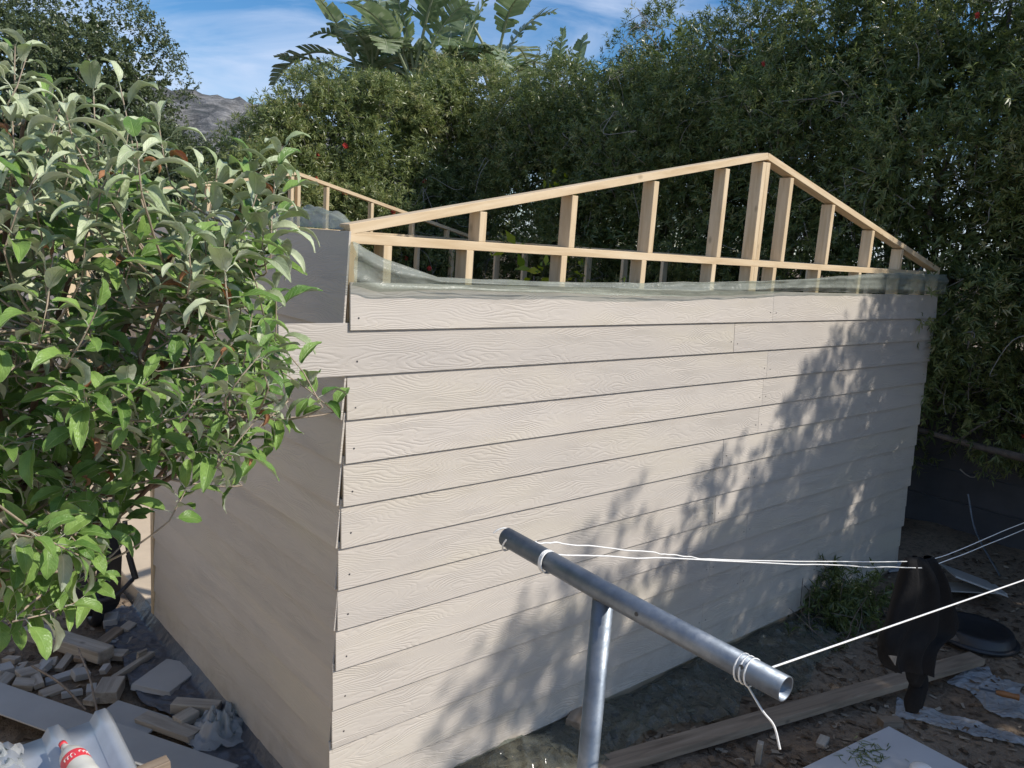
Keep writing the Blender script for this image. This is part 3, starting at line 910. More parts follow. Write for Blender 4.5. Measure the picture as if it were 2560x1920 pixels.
# nameless small ones
small = [(15, 1690, .10, .07, .05), (75, 1705, .13, .08, .045), (55, 1680, .08, .05, .03), (110, 1690, .11, .06, .04), (125, 1675, .09, .07, .05), (95, 1720, .12, .05, .03),
         (150, 1705, .14, .05, .03), (165, 1670, .16, .045, .03), (190, 1690, .13, .05, .03), (200, 1705, .08, .07, .04), (265, 1660, .07, .06, .04), (295, 1655, .11, .07, .035),
         (285, 1615, .09, .06, .04), (320, 1590, .08, .06, .05), (315, 1620, .15, .05, .03), (265, 1690, .06, .04, .03), (130, 1740, .11, .07, .03), (245, 1760, .12, .08, .03), (230, 1735, .09, .05, .03),
         (60, 1730, .10, .06, .04), (30, 1660, .09, .05, .03), (280, 1570, .12, .08, .05), (345, 1640, .09, .06, .03), (10, 1725, .12, .06, .04), (180, 1745, .10, .04, .03), (210, 1660, .1, .05, .03)]
for i, (px, py, sx, sy, sz) in enumerate(small):
    x, y = gp(px, py)
    put_block('small_offcut', 'small dusty grey offcut in the loose pile left of the shaded wall', 'offcut', x, y, sx, sy, sz, random.uniform(0, 3.1),
              M['offcut'] if i % 3 else M['greyboard'], 'small offcuts in the loose pile', rx=random.uniform(-.25, .25), ry=random.uniform(-.2, .2), z=GZ + 0.01 + 0.02 * (i % 2))
# long cladding plank across the lower left corner
a = onplane(-160, 1688, 2, 0.02); b = onplane(560, 1945, 2, 0.02)
o = lumber('cladding_plank', a, b, 0.20, 0.009, None, M['greyboard'], upv=(0.05, -0.05, 1))
tag(o, 'long grey cladding plank lying across the rubble at the lower left', 'plank')

# box-rib roof sheet on a low trestle, a bottle on it
e0 = np.array([-0.7475, 0.594, 0.469]); ac = np.array([0.9961, -0.037, 0.0801]); dl = np.array([0.0353, 0.9991, 0.0217])
nn = np.cross(ac, dl)
tr = thing('trestle', 'low timber trestle under the ribbed roof sheet', 'trestle', (-0.95, 0.15, GZ))
for sx in (-0.30, 0.22):
    for sy in (-0.10, 0.10):
        lumber('leg', (sx, sy * 1.5, 0), (sx, sy * 0.3, 0.46), 0.045, 0.045, tr, M['oldwood'], upv=(1, 0, 0))
lumber('beam', (-0.45, 0, 0.475), (0.33, 0, 0.535), 0.05, 0.035, tr, M['oldwood'])
pitch, rh = 0.172, 0.036
prof = []
for i in range(-4, 1):
    c = i * pitch
    prof += [(c - 0.044, 0.0), (c - 0.018, rh), (c + 0.018, rh), (c + 0.044, 0.0)]
prof = np.array(prof[:-1] + [(0.036, 0.010)])
ts = np.linspace(0, -1.1, 10)
V = np.array([e0 + ac * c + dl * t + nn * (h - rh) for t in ts for (c, h) in prof]); npf = len(prof)
rs = obj('roof_sheet', mesh_np('roof_sheet', V, grid_faces(len(ts), npf), M['zinc'], False))
md = rs.modifiers.new('thickness', 'SOLIDIFY'); md.thickness = 0.0014
tag(rs, 'box-ribbed galvanised roof sheet at the lower left with a bottle on it', 'roof sheet')

# plastic bottle lying in the pan between two ribs
M['pet'] = plain('cloudy_pet', (0.62, 0.62, 0.58), 0.25, scale=6, var=0.06, bstr=0.05)
M['label_red'] = plain('red_label', (0.72, 0.05, 0.07), 0.4, scale=10, var=0.05, bstr=0)
M['label_white'] = plain('white_print', (0.80, 0.78, 0.76), 0.45, scale=10, var=0.04, bstr=0)
bt = thing('bottle', 'cloudy plastic bottle with red cap and red label lying on the ribbed roof sheet', 'bottle', tuple(e0))
neck = onplane(158, 1852, 2, 0.50); tail_dir = onplane(255, 1985, 2, 0.50) - neck; tail_dir /= np.linalg.norm(tail_dir)
Rm = Matrix((Vector(tail_dir), Vector(np.cross((0, 0, 1.0), tail_dir)), Vector((0, 0, 1)))).transposed().to_4x4()
bt.matrix_world = Matrix.Translation(Vector((neck[0], neck[1], 0.482))) @ Rm


def lathe(name, prof, mat, parent, seg=28):
    P = np.array([(x, 0, 0) for x, r in prof], float)
    ang = np.linspace(0, 2 * np.pi, seg, endpoint=False)
    V = np.array([[(x, r * math.cos(t), r * math.sin(t)) for t in ang] for x, r in prof]).reshape(-1, 3)
    n = len(prof)
    F = [[i * seg + j, i * seg + (j + 1) % seg, (i + 1) * seg + (j + 1) % seg, (i + 1) * seg + j] for i in range(n - 1) for j in range(seg)]
    return obj(name, mesh_np(name, V, np.array(F), mat, True), parent)


lathe('cap', [(-0.012, 0.001), (-0.012, 0.0138), (0.006, 0.0142), (0.007, 0.012)], M['label_red'], bt)
lathe('body', [(0.006, 0.011), (0.016, 0.0125), (0.022, 0.0155), (0.028, 0.0135), (0.055, 0.026), (0.085, 0.041), (0.11, 0.0468), (0.125, 0.0475), (0.20, 0.0475), (0.215, 0.0455), (0.23, 0.0475), (0.29, 0.047), (0.305, 0.04), (0.305, 0.001)], M['pet'], bt)
lab = lathe('label', [(0.120, 0.0478), (0.122, 0.0482), (0.172, 0.0482), (0.174, 0.0478)], M['label_red'], bt)
# pale curling lettering strokes on the label
strk = []
for k, (t0, am, ph) in enumerate(((0.55, 0.010, 0.0), (1.75, 0.011, 1.1))):
    p = []
    for s in np.linspace(0, 1, 60):
        xx = 0.147 + am * math.sin(s * 22 + ph) * (1 - 0.5 * s) + 0.004 * math.sin(s * 5); aa = t0 + 0.9 * s + 0.09 * math.cos(s * 22 + ph)
        p.append((xx, 0.0484 * math.cos(aa), 0.0484 * math.sin(aa)))
    strk.append((np.array(p), 0.0011 + 0.0006 * np.sin(np.linspace(0, 40, 60))))
V, F = tube_np(strk, 4); obj('lettering', mesh_np('lettering', V, F, M['label_white'], True), lab)
for a0 in (0.05, 3.4):
    pts = []
    bmv = bmesh.new()
    ring = [(0.147 + 0.017 * math.cos(t), 0.0483 * math.cos(a0 + 0.30 * math.sin(t)), 0.0483 * math.sin(a0 + 0.30 * math.sin(t))) for t in np.linspace(0, 2 * math.pi, 16, endpoint=False)]
    cvs = bmv.verts.new((0.147, 0.0487 * math.cos(a0), 0.0487 * math.sin(a0)))
    rv = [bmv.verts.new(p) for p in ring]
    for i in range(16): bmv.faces.new((cvs, rv[i], rv[(i + 1) % 16]))
    obj('emblem', bm_mesh('emblem', bmv, M['label_white']), lab)

wb = at(-8, 1880, 3.1)
crumple('plastic_bag', 'white crumpled plastic bag at the left edge by the roof sheet', float(wb[0]) - 0.05, float(wb[1]) - 0.03, float(wb[2]) - 0.03, 0.13, 0.09, M['whiteplastic'], 71, 'plastic bag')
x, y = gp(555, 1850); crumple('plastic_bag', 'clear crumpled plastic bag at the foot of the shaded wall', x, y, GZ + 0.05, 0.15, 0.14, M['whiteplastic'], 81, 'plastic bag')
# thin sticks across the rubble
for (pa, pb, lab_) in (((195, 1622), (245, 1790), 'thin grey stick standing across the small blocks'), ((80, 1665), (215, 1775), 'thin dark bar lying diagonally over the small blocks'),
                       ((-10, 1640), (72, 1562), 'thin bare twig at the left edge below the apple leaves')):
    A = onplane(*pa, 2, GZ + 0.16); B = onplane(*pb, 2, GZ + 0.06)
    o = tube_obj('stick', [(smooth_path([A, (A + B) / 2 + np.array([0.01, 0, 0.02]), B], 5), 0.006)], M['oldwood'], None, 6)
    tag(o, lab_, 'stick')

# wheelbarrow stood upright at the far end of the side wall
wx, wy = -0.30, 2.50
whb = thing('wheelbarrow', 'black wheelbarrow stood upright at the far end of the shaded wall', 'wheelbarrow', (wx, wy, GZ))
bm = bmesh.new()
secs = [(0.10, 0.20, 0.10), (0.16, 0.26, 0.15), (0.48, 0.29, 0.16), (0.62, 0.22, 0.10), (0.74, 0.30, 0.17), (0.80, 0.33, 0.19)]
rings = []
for (z, w, d) in secs:
    rings.append([bm.verts.new((sx * w / 2, sy * d / 2, z)) for sx, sy in ((-1, -1), (1, -1), (1, 1), (-1, 1))])
for i in range(len(rings) - 1):
    for j in range(4):
        bm.faces.new((rings[i][j], rings[i][(j + 1) % 4], rings[i + 1][(j + 1) % 4], rings[i + 1][j]))
bm.faces.new(rings[0][::-1]); bm.faces.new(rings[-1])
bmesh.ops.bevel(bm, geom=bm.edges[:], offset=0.012, segments=2, affect='EDGES')
tray = obj('tray', bm_mesh('tray', bm, M['blacksteel'], True), whb)
lp = [(-0.2, -0.12, 0.30), (-0.1, -0.19, 0.27), (0.06, -0.20, 0.27), (0.19, -0.12, 0.32)]
tube_obj('stand_tube', [(smooth_path(lp, 6), 0.014)], M['blacksteel'], whb, 10)
for s in (-1, 1):
    hp = [(0.16 * s, -0.08, 0.70), (0.17 * s, -0.12, 0.50), (0.20 * s, -0.15, 0.34)]
    hnd = tube_obj('handle', [(smooth_path(hp, 5), 0.015)], M['blacksteel'], whb, 10)
    tube_obj('grip', [(smooth_path([(0.17 * s, -0.121, 0.49), (0.185 * s, -0.135, 0.41), (0.20 * s, -0.151, 0.335)], 4), 0.019)], M['blackplastic'], hnd, 10)
lathe_prof = []
V, F = tube_np([([(0.03 * 0, 0.13 * math.cos(t), 0.10 + 0.13 * math.sin(t)) for t in np.linspace(0, 2 * math.pi, 25)], 0.035)], 10)
wh = obj('wheel', mesh_np('wheel', V, F, M['blackplastic'], True), whb, (0, 0.05, 0.06))

# ------------------------------------------------------------------ right-hand foreground
A = gp(1400, 1958, GZ + 0.02); B = gp(2440, 1658, GZ + 0.04)
o = lumber('timber_beam', (A[0], A[1], GZ + 0.045), (B[0], B[1], GZ + 0.075), 0.11, 0.045, None, M['oldwood'])
tag(o, 'long brown timber beam lying on the soil parallel to the sunlit wall', 'timber')
WC = gp(2222, 1815, GZ + 0.05); WL = gp(2000, 1922, GZ + 0.05); WR = gp(2425, 1922, GZ + 0.05)
wc = Vector((WC[0], WC[1], 0)); e1 = (Vector((WL[0], WL[1], 0)) - wc).normalized(); e2 = Vector((-e1.y, e1.x, 0))
if e2.dot(Vector((WR[0], WR[1], 0)) - wc) < 0: e2 = -e2
bm = bmesh.new()
base = [wc, wc + e1 * 1.2, wc + e1 * 1.2 + e2 * 0.9, wc + e2 * 0.9]
e2r = (Vector((WR[0], WR[1], 0)) - wc).normalized()
base = [wc, wc + e1 * 1.2, wc + e1 * 1.2 + e2r * 0.95, wc + e2r * 0.95]
vb = [bm.verts.new((p.x, p.y, GZ + 0.036)) for p in base]; vt = [bm.verts.new((p.x, p.y, GZ + 0.05)) for p in base]
bm.faces.new(vb[::-1]); bm.faces.new(vt)
for i in range(4): bm.faces.new((vb[i], vb[(i + 1) % 4], vt[(i + 1) % 4], vt[i]))
bmesh.ops.bevel(bm, geom=bm.edges[:], offset=0.002, segments=1, affect='EDGES')
o = obj('cement_sheet', bm_mesh('cement_sheet', bm, M['board'])); tag(o, 'pale grey fibre cement sheet lying on the soil at the lower right', 'board')
# needle clippings fallen on the sheet
r_ = np.random.default_rng(8); n_ = 90
cc = np.array(gp(2165, 1885, GZ + 0.05))
cx_ = cc[0] + r_.normal(0, 0.07, n_); cy_ = cc[1] + r_.normal(0, 0.05, n_); ca_ = r_.uniform(0, 3.14, n_); cl_ = r_.uniform(0.01, 0.035, n_)
V = np.stack([np.stack([cx_ + sa * cl_ * np.cos(ca_) - sb_ * 0.002 * np.sin(ca_), cy_ + sa * cl_ * np.sin(ca_) + sb_ * 0.002 * np.cos(ca_), np.full(n_, GZ + 0.0525) + 0.003 * (sa + 1) * r_.random(n_)], -1) for sa, sb_ in ((-1, -1), (1, -1), (1, 1), (-1, 1))], 1).reshape(-1, 3)
o = obj('leaf_clippings', mesh_np('leaf_clippings', V, np.arange(n_ * 4).reshape(-1, 4), M['bottle_leaf'], False, np.repeat(r_.random(n_), 4)))
tag(o, 'dry green clippings scattered on the pale cement sheet', 'clippings', kind='stuff')
# white dome of a bucket lid just cutting the bottom edge
c = gp(2290, 1935, GZ + 0.05)
bk = thing('white_tub', 'small white tub on the cement sheet at the bottom edge of the picture', 'tub', (c[0] - 0.02, c[1] - 0.03, GZ + 0.05))
M['whitetub'] = plain('white_plastic', (0.78, 0.78, 0.78), 0.35, scale=6, var=0.03, bstr=0)


def lathe_z(name, prof, mat, parent, seg=32, loc=None):
    ang = np.linspace(0, 2 * np.pi, seg, endpoint=False)
    V = np.array([[(r * math.cos(t), r * math.sin(t), z) for t in ang] for r, z in prof]).reshape(-1, 3)
    n = len(prof)
    F = [[i * seg + j, i * seg + (j + 1) % seg, (i + 1) * seg + (j + 1) % seg, (i + 1) * seg + j] for i in range(n - 1) for j in range(seg)]
    return obj(name, mesh_np(name, V, np.array(F), mat, True), parent, loc)


lathe_z('body', [(0.001, 0), (0.05, 0), (0.053, 0.04), (0.052, 0.045)], M['whitetub'], bk)
lathe_z('lid', [(0.055, 0.043), (0.056, 0.052), (0.048, 0.064), (0.025, 0.074), (0.001, 0.077)], M['whitetub'], bk)

R_ = 'offcuts by the far end of the sunlit wall'
x, y = gp(1320, 1905); put_block('block_offcut', 'brown timber block beside the clothes post at the foot of the wall', 'timber', 1.14, -0.40, 0.20, 0.10, 0.05, math.radians(-20), M['oldwood'], 'offcuts in front of the sunlit wall')
x, y = gp(1440, 1835); put_block('block_offcut', 'brown timber block half under the clear polythene', 'timber', x, y, 0.16, 0.08, 0.05, math.radians(25), M['oldwood'], 'offcuts in front of the sunlit wall')
x, y = gp(2165, 1710); put_block('block_offcut', 'flat brown timber scrap just behind the long beam', 'timber', x, y, 0.15, 0.07, 0.03, math.radians(-35), M['oldwood'], 'offcuts in front of the sunlit wall')
x, y = gp(2225, 1805); put_block('block_offcut', 'brown timber block touching the corner of the cement sheet', 'timber', x, y - 0.0, 0.13, 0.06, 0.045, math.radians(-30), M['oldwood'], 'offcuts in front of the sunlit wall')
x, y = gp(2055, 1865); put_block('block_offcut', 'pale timber scrap on the soil left of the cement sheet', 'timber', x, y, 0.10, 0.05, 0.03, math.radians(15), M['offcut'], 'offcuts in front of the sunlit wall')
x, y = gp(1895, 1900); put_block('wood_peg', 'short pale timber peg standing upright in the soil near the bottom edge', 'peg', x, y, 0.035, 0.03, 0.12, 0.4, M['offcut'], None)
p = onplane(2430, 1428, 2, GZ + 0.25); o = put_block('board_offcut', 'grey square board offcut propped on the debris past the end of the wall', 'board', p[0], p[1], 0.42, 0.40, 0.012, math.radians(38), M['greyboard'], R_, rx=0.25, ry=0.12, z=GZ + 0.18)
p = onplane(2415, 1465, 2, GZ + 0.12); o = put_block('board_offcut', 'narrow grey board offcut below the propped square board', 'board', p[0], p[1], 0.60, 0.16, 0.012, math.radians(-38), M['greyboard'], R_, rx=0.05, z=GZ + 0.10)
x, y = gp(2262, 1415, GZ + 0.05); put_block('board_offcut', 'sunlit white board scrap at the foot of the far corner of the wall', 'board', x - 0.05, y - 0.02, 0.42, 0.16, 0.015, math.radians(-25), M['board'], R_, rx=0.1, z=GZ + 0.06)
# black round tub lying upside down
x, y = gp(2440, 1575, GZ + 0.10)
tub = thing('black_tub', 'black round plastic tub upside down behind the hanging trousers', 'tub', (x, y, float(ground_z(x, y))))
lathe_z('rim', [(0.26, 0.0), (0.275, 0.005), (0.275, 0.025), (0.25, 0.03)], M['blackplastic'], tub)
lathe_z('shell', [(0.252, 0.02), (0.235, 0.08), (0.225, 0.09), (0.19, 0.092), (0.18, 0.085), (0.001, 0.085)], M['blackplastic'], tub)
# grey log
x0, y0 = gp(2300, 1572, GZ + 0.05); x1, y1 = gp(2420, 1612, GZ + 0.05)
lg = tube_obj('log', [(smooth_path([(x0, y0, GZ + 0.06), ((x0 + x1) / 2, (y0 + y1) / 2 + .02, GZ + 0.075), (x1, y1, GZ + 0.06)], 6), np.linspace(0.05, 0.062, 13))], M['bark'], None, 12)
tag(lg, 'grey weathered log lying below the black tub', 'log')
# polythene and a brush on the right
U = np.linspace(0, 1, 140); Vv = np.linspace(0, 1, 50)
UU, VV = np.meshgrid(U, Vv, indexing='ij')
for nm, pa, pb, wd, sd, lb in (('plastic_sheet', (2240, 1765), (2640, 1880), 0.24, 61, 'long bluish polythene sheet trailing over the soil at the right edge'),
                               ('plastic_sheet', (2420, 1668), (2560, 1800), 0.46, 65, 'clear bluish polythene spread beyond the long beam at the right edge')):
    A = np.array([*gp(*pa)]); B = np.array([*gp(*pb)])
    d = B - A; nrm = np.array([-d[1], d[0]]) / np.linalg.norm(d)
    wv = wd * (0.7 + 0.9 * vnoise(UU * 3, UU * 0 + sd, 0.5, sd))
    X = A[0] + d[0] * UU + nrm[0] * (VV - 0.5) * wv; Y = A[1] + d[1] * UU + nrm[1] * (VV - 0.5) * wv
    Z = ground_z(X, Y) + 0.006 + crease(X, Y, 0.2, sd * 10) * 0.045 + crease(X, Y, 0.08, sd * 10 + 50) * 0.018
    o = obj(nm, mesh_np(nm, np.stack([X, Y, Z], -1).reshape(-1, 3), grid_faces(140, 50), M['whiteplastic'], True))
    tag(o, lb, 'plastic sheet')
A = np.array([*gp(2440, 1758), GZ + 0.10]); B = np.array([*gp(2540, 1782), GZ + 0.10])
br = thing('hand_saw', 'orange-handled blade lying on the polythene at the right edge', 'tool', tuple(A))
M['orange'] = plain('orange_plastic', (0.24, 0.10, 0.03), 0.5, scale=12)
lumber('blade', (0, 0, 0), tuple((B - A) * 0.45), 0.03, 0.002, br, M['galv'], bev=0)
tube_obj('handle', [(np.array([(B - A) * t for t in np.linspace(0.42, 1.0, 7)]), interp(np.linspace(0, 1, 7), [0, .3, .8, 1], [0.012, 0.02, 0.016, 0.02]))], M['orange'], br, 10)
# pole leaning in the dark corner on the right and a bare limb
o = tube_obj('irrigation_pipe', [(smooth_path([onplane(2420, 1235, 0, 6.3), onplane(2440, 1330, 0, 6.2), onplane(2500, 1440, 0, 5.9)], 6), 0.008)], M['galv'], None, 8)
tag(o, 'thin pale hose standing in the dark corner beyond the far end of the wall', 'hose')

# litter: bark chips and dry leaves over the soil, nobody could count it
n = 5200
px_ = np.concatenate([rng.uniform(0.3, 6.6, 3800), rng.uniform(-1.6, 0, 1400)]); py_ = np.concatenate([rng.uniform(-2.2, -0.03, 3800), rng.uniform(0.2, 5.0, 1400)])
s = rng.uniform(0.006, 0.03, n); an = rng.uniform(0, 6.28, n); asp = rng.uniform(0.18, 0.7, n)
pz_ = ground_z(px_, py_) + 0.004
c_, s_ = np.cos(an), np.sin(an)
q = []
for (a_, b_) in ((-1, -1), (1, -1), (1, 1), (-1, 1)):
    q.append(np.stack([px_ + a_ * s * c_ - b_ * s * asp * s_, py_ + a_ * s * s_ + b_ * s * asp * c_, pz_ + rng.uniform(0, 0.014, n)], -1))
V = np.stack(q, 1).reshape(-1, 3)
M['litter'] = mat_leaf('dry_litter', [(0, (0.06, 0.042, 0.03)), (0.6, (0.17, 0.12, 0.08)), (1, (0.36, 0.30, 0.23))], 0.9, 0.0, 0.1)
lit = obj('leaf_litter', mesh_np('leaf_litter', V, np.arange(n * 4).reshape(-1, 4), M['litter'], False, np.repeat(rng.random(n), 4)))
tag(lit, 'dry leaves and wood chips strewn over the soil', 'litter', kind='stuff')

# ================================================================== vegetation
def unit(v): return v / (np.linalg.norm(v, axis=-1, keepdims=True) + 1e-9)


def rand_dir(r, n): return unit(r.normal(size=(n, 3)))


def leaves_np(r, P, D, nl, L0, L1, W, twig=0.1, spread=(0.5, 1.25), droop=0.15):
    """tufts of narrow leaves; returns verts (n*4,3)"""
    n = len(P)
    P = np.repeat(P, nl, 0); Dd = np.repeat(D, nl, 0); m = n * nl
    s = r.random((m, 1)) * twig
    rad = rand_dir(r, m); rad = unit(rad - Dd * np.sum(rad * Dd, 1, keepdims=True))
    a = r.uniform(*spread, (m, 1))
    d = unit(Dd * np.cos(a) + rad * np.sin(a) - np.array([0, 0, droop]) * r.random((m, 1)))
    ln = r.uniform(L0, L1, (m, 1))
    wv = unit(np.cross(d, rad + 0.6 * rand_dir(r, m))) * (W * r.uniform(0.7, 1.25, (m, 1)))
    b = P + Dd * s
    nrm = unit(np.cross(d, wv))
    mid = b + d * ln * r.uniform(0.4, 0.6, (m, 1)) + nrm * ln * 0.06
    tip = b + d * ln - np.array([0, 0, 1]) * ln * 0.08
    V = np.stack([b, mid + wv, tip, mid - wv], 1)
    return V.reshape(-1, 3)


def crown_np(r, lobes, n_sub, r_sub, n_tuft, n_fill, leaf, fill_leaf, face_bias=True, up=0.35):
    lobes = np.array(lobes, float)
    area = lobes[:, 3] * lobes[:, 4] + lobes[:, 4] * lobes[:, 5]
    pr = area / area.sum()
    li = r.choice(len(lobes), n_sub * 4, p=pr)
    dr = rand_dir(r, n_sub * 4)
    c = lobes[li, :3] + dr * lobes[li, 3:6] * r.uniform(0.68, 1.0, (len(li), 1))
    out = unit(dr / lobes[li, 3:6])
    # keep those not buried in other lobes
    keep = np.ones(len(c), bool)
    for k, lb in enumerate(lobes):
        q = np.sum(((c - lb[:3]) / lb[3:6]) ** 2, 1)
        keep &= ~((q < 0.5) & (li != k))
    if face_bias:
        tc = unit(CAM - c)
        keep &= (np.sum(out * tc, 1) > -0.25) | (r.random(len(c)) < 0.3)
    c, out = c[keep][:n_sub], out[keep][:n_sub]
    rs = r_sub * r.uniform(0.6, 1.3, len(c))
    si = r.integers(0, len(c), n_tuft)
    dd = unit(rand_dir(r, n_tuft) + 0.55 * out[si] + np.array([0, 0, 0.15]))
    P = c[si] + dd * (rs[si] * r.uniform(0.35, 1.05, n_tuft) ** 0.7)[:, None]
    D = unit(dd * 0.8 + out[si] * 0.3 + np.array([0, 0, up]) + 0.45 * rand_dir(r, n_tuft))
    tone_sub = r.random(len(c))
    V1 = leaves_np(r, P, D, *leaf)
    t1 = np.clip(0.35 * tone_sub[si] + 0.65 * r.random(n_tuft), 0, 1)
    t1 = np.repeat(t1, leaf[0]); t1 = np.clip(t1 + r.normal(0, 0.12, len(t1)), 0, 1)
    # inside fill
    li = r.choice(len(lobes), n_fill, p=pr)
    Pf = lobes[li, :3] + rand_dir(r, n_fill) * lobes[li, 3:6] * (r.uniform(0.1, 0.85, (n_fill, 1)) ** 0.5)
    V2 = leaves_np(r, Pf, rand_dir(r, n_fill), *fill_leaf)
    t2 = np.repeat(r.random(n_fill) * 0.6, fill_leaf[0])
    V = np.concatenate([V1, V2]); T = np.repeat(np.concatenate([t1, t2]), 4)
    return V, T, P, D, out[si]


def flower_mesh():
    r = np.random.default_rng(5); vs = []
    for i in range(70):
        z = r.uniform(0, 0.075); a = r.uniform(0, 6.28)
        d = np.array([math.cos(a), math.sin(a), 0.35]); w = np.array([-math.sin(a), math.cos(a), 0]) * 0.004
        b = np.array([0, 0, z]); t = b + d * 0.03
        vs += [b - w, b + w, t + w * 0.8, t - w * 0.8]
    return mesh_np('flower', np.array(vs), np.arange(len(vs)).reshape(-1, 4), M['red'])


FLOWER = flower_mesh()


def tree(name, label, cat, base, lobes, mat, seed, n_sub=70, r_sub=0.34, n_tuft=2600, n_fill=900, leaf=(13, 0.06, 0.105, 0.0072, 0.09),
         fill_leaf=(9, 0.09, 0.15, 0.016, 0.12), trunk_r=0.08, n_twig=160, flowers=0, group=None, dead=0, up=0.35, fsize=0.9):
    r = np.random.default_rng(seed)
    base = np.array(base, float)
    o = thing(name, label, cat, tuple(base), group)
    V, T, P, D, out = crown_np(r, lobes, n_sub, r_sub, n_tuft, n_fill, leaf, fill_leaf, up=up)
    obj('crown', mesh_np('crown', V - base, np.arange(len(V)).reshape(-1, 4), mat, False, T), o)
    lb = np.array(lobes, float)
    paths = []
    fork = base + (lb[:, :3].mean(0) - base) * np.array([0.35, 0.35, 0.30])
    paths.append((smooth_path([base, base * 0.5 + fork * 0.5 + np.array([0.05, 0.03, 0]), fork], 5) - base, np.linspace(trunk_r, trunk_r * 0.8, 11)))
    for c in lb:
        e = c[:3] + np.array([0, 0, 0.3 * c[5]])
        mid = (fork + e) / 2 + r.normal(0, 0.15, 3)
        p = smooth_path([fork, mid, e], 6)
        paths.append((p - base, np.linspace(trunk_r * 0.6, trunk_r * 0.15, len(p))))
    Vt, Ft = tube_np(paths, 8)
    obj('trunk', mesh_np('trunk', Vt, Ft, M['bark'], True), o)
    tw = []
    for i in r.choice(len(P), min(n_twig, len(P)), replace=False):
        p = P[i] + D[i] * 0.02; ln = r.uniform(0.25, 0.6)
        q = p - out[i] * ln * 0.8 - np.array([0, 0, 1]) * ln * 0.5 + r.normal(0, 0.06, 3)
        k = (p + q) / 2 + r.normal(0, 0.07, 3)
        tw.append((bez(p, k, q, 6) - base, np.linspace(0.0022, 0.006, 6)))
    for i in range(dead):
        k = r.integers(0, len(P)); p = P[k] + out[k] * r.uniform(-0.1, 0.12)
        for b in range(r.integers(2, 5)):
            ln = r.uniform(0.2, 0.6)
            e = p + np.array([r.normal(0, .22), r.normal(0, .22), -ln * r.uniform(0.2, 1)]) + out[k] * 0.08
            tw.append((smooth_path([p, (p + e) / 2 + r.normal(0, 0.09, 3), e, e + r.normal(0, 0.08, 3)], 4) - base, np.linspace(0.0052, 0.0018, 13)))
    if tw:
        Vt, Ft = tube_np(tw, 4)
        tag(obj('twigs', mesh_np('twigs', Vt, Ft, M['twig'], True), o), kind='stuff')
    if flowers:
        tc = unit(CAM - P)
        ok = np.where(np.sum(out * tc, 1) > 0.25)[0]
        for i in r.choice(ok, flowers, replace=False):
            f = bpy.data.objects.new('flower', FLOWER); link(f, o)
            f.location = Vector(P[i] + out[i] * 0.05 - base)
            f.rotation_euler = Vector(unit(D[i] + 0.3 * out[i])).to_track_quat('Z', 'Y').to_euler()
            s = r.uniform(0.75, 1.3) * fsize; f.scale = (s, s, s)
    return o


BB = 'bottlebrush trees forming the hedge'
# dark right-hand hedge, trunks along the boundary wall
hedge = [
    (6.55, 5.6, 5.05, 'dark bottlebrush tree in the corner behind the shed, just left of the gable peak', 2, 16),
    (6.50, 3.9, 5.35, 'dark bottlebrush tree directly behind the gable peak', 2, 18),
    (6.50, 2.2, 5.55, 'tall dark bottlebrush tree behind the right slope of the gable', 2, 22),
    (6.40, 0.55, 5.6, 'dark bottlebrush tree overhanging the far right corner of the clad wall', 3, 24),
    (6.75, -1.05, 5.7, 'bottlebrush tree with yellow-green tips at the right edge of the picture', 4, 14),
]
for i, (x, y, h, lab, nf, dead) in enumerate(hedge):
    r = np.random.default_rng(100 + i)
    lobes = [(x + r.uniform(-.1, .1), y + r.uniform(-.2, .2), 1.55, 0.85, 0.95, 0.75),
             (x - 0.10, y - 0.35, 2.5, 1.0, 0.9, 0.95), (x - 0.05, y + 0.45, 2.7, 1.0, 0.85, 0.95),
             (x - 0.2, y - 0.2, 3.6, 1.05, 0.95, 0.95), (x, y + 0.5, 3.9, 1.0, 0.8, 0.9),
             (x + 0.1, y - 0.3, h - 0.95, 0.95, 0.85, 0.8), (x + 0.15, y + 0.4, h - 1.15, 0.9, 0.8, 0.8)]
    if i == 4:
        lobes += [(6.5, -0.45, 2.7, 0.85, 0.6, 0.9), (6.55, -0.35, 4.3, 0.8, 0.6, 0.8)]
    if i == 3:
        lobes += [(6.5, -0.3, 3.3, 0.9, 0.7, 1.0), (5.75, 0.15, 2.15, 0.32, 0.35, 0.5), (5.78, 0.5, 1.6, 0.35, 0.5, 0.5)]
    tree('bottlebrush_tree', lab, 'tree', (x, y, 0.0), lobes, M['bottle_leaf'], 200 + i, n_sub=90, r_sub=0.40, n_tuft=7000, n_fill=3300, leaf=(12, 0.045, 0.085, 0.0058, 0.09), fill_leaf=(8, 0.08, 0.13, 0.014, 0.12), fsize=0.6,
         n_twig=260, flowers=nf, group=BB, dead=dead, trunk_r=0.085)
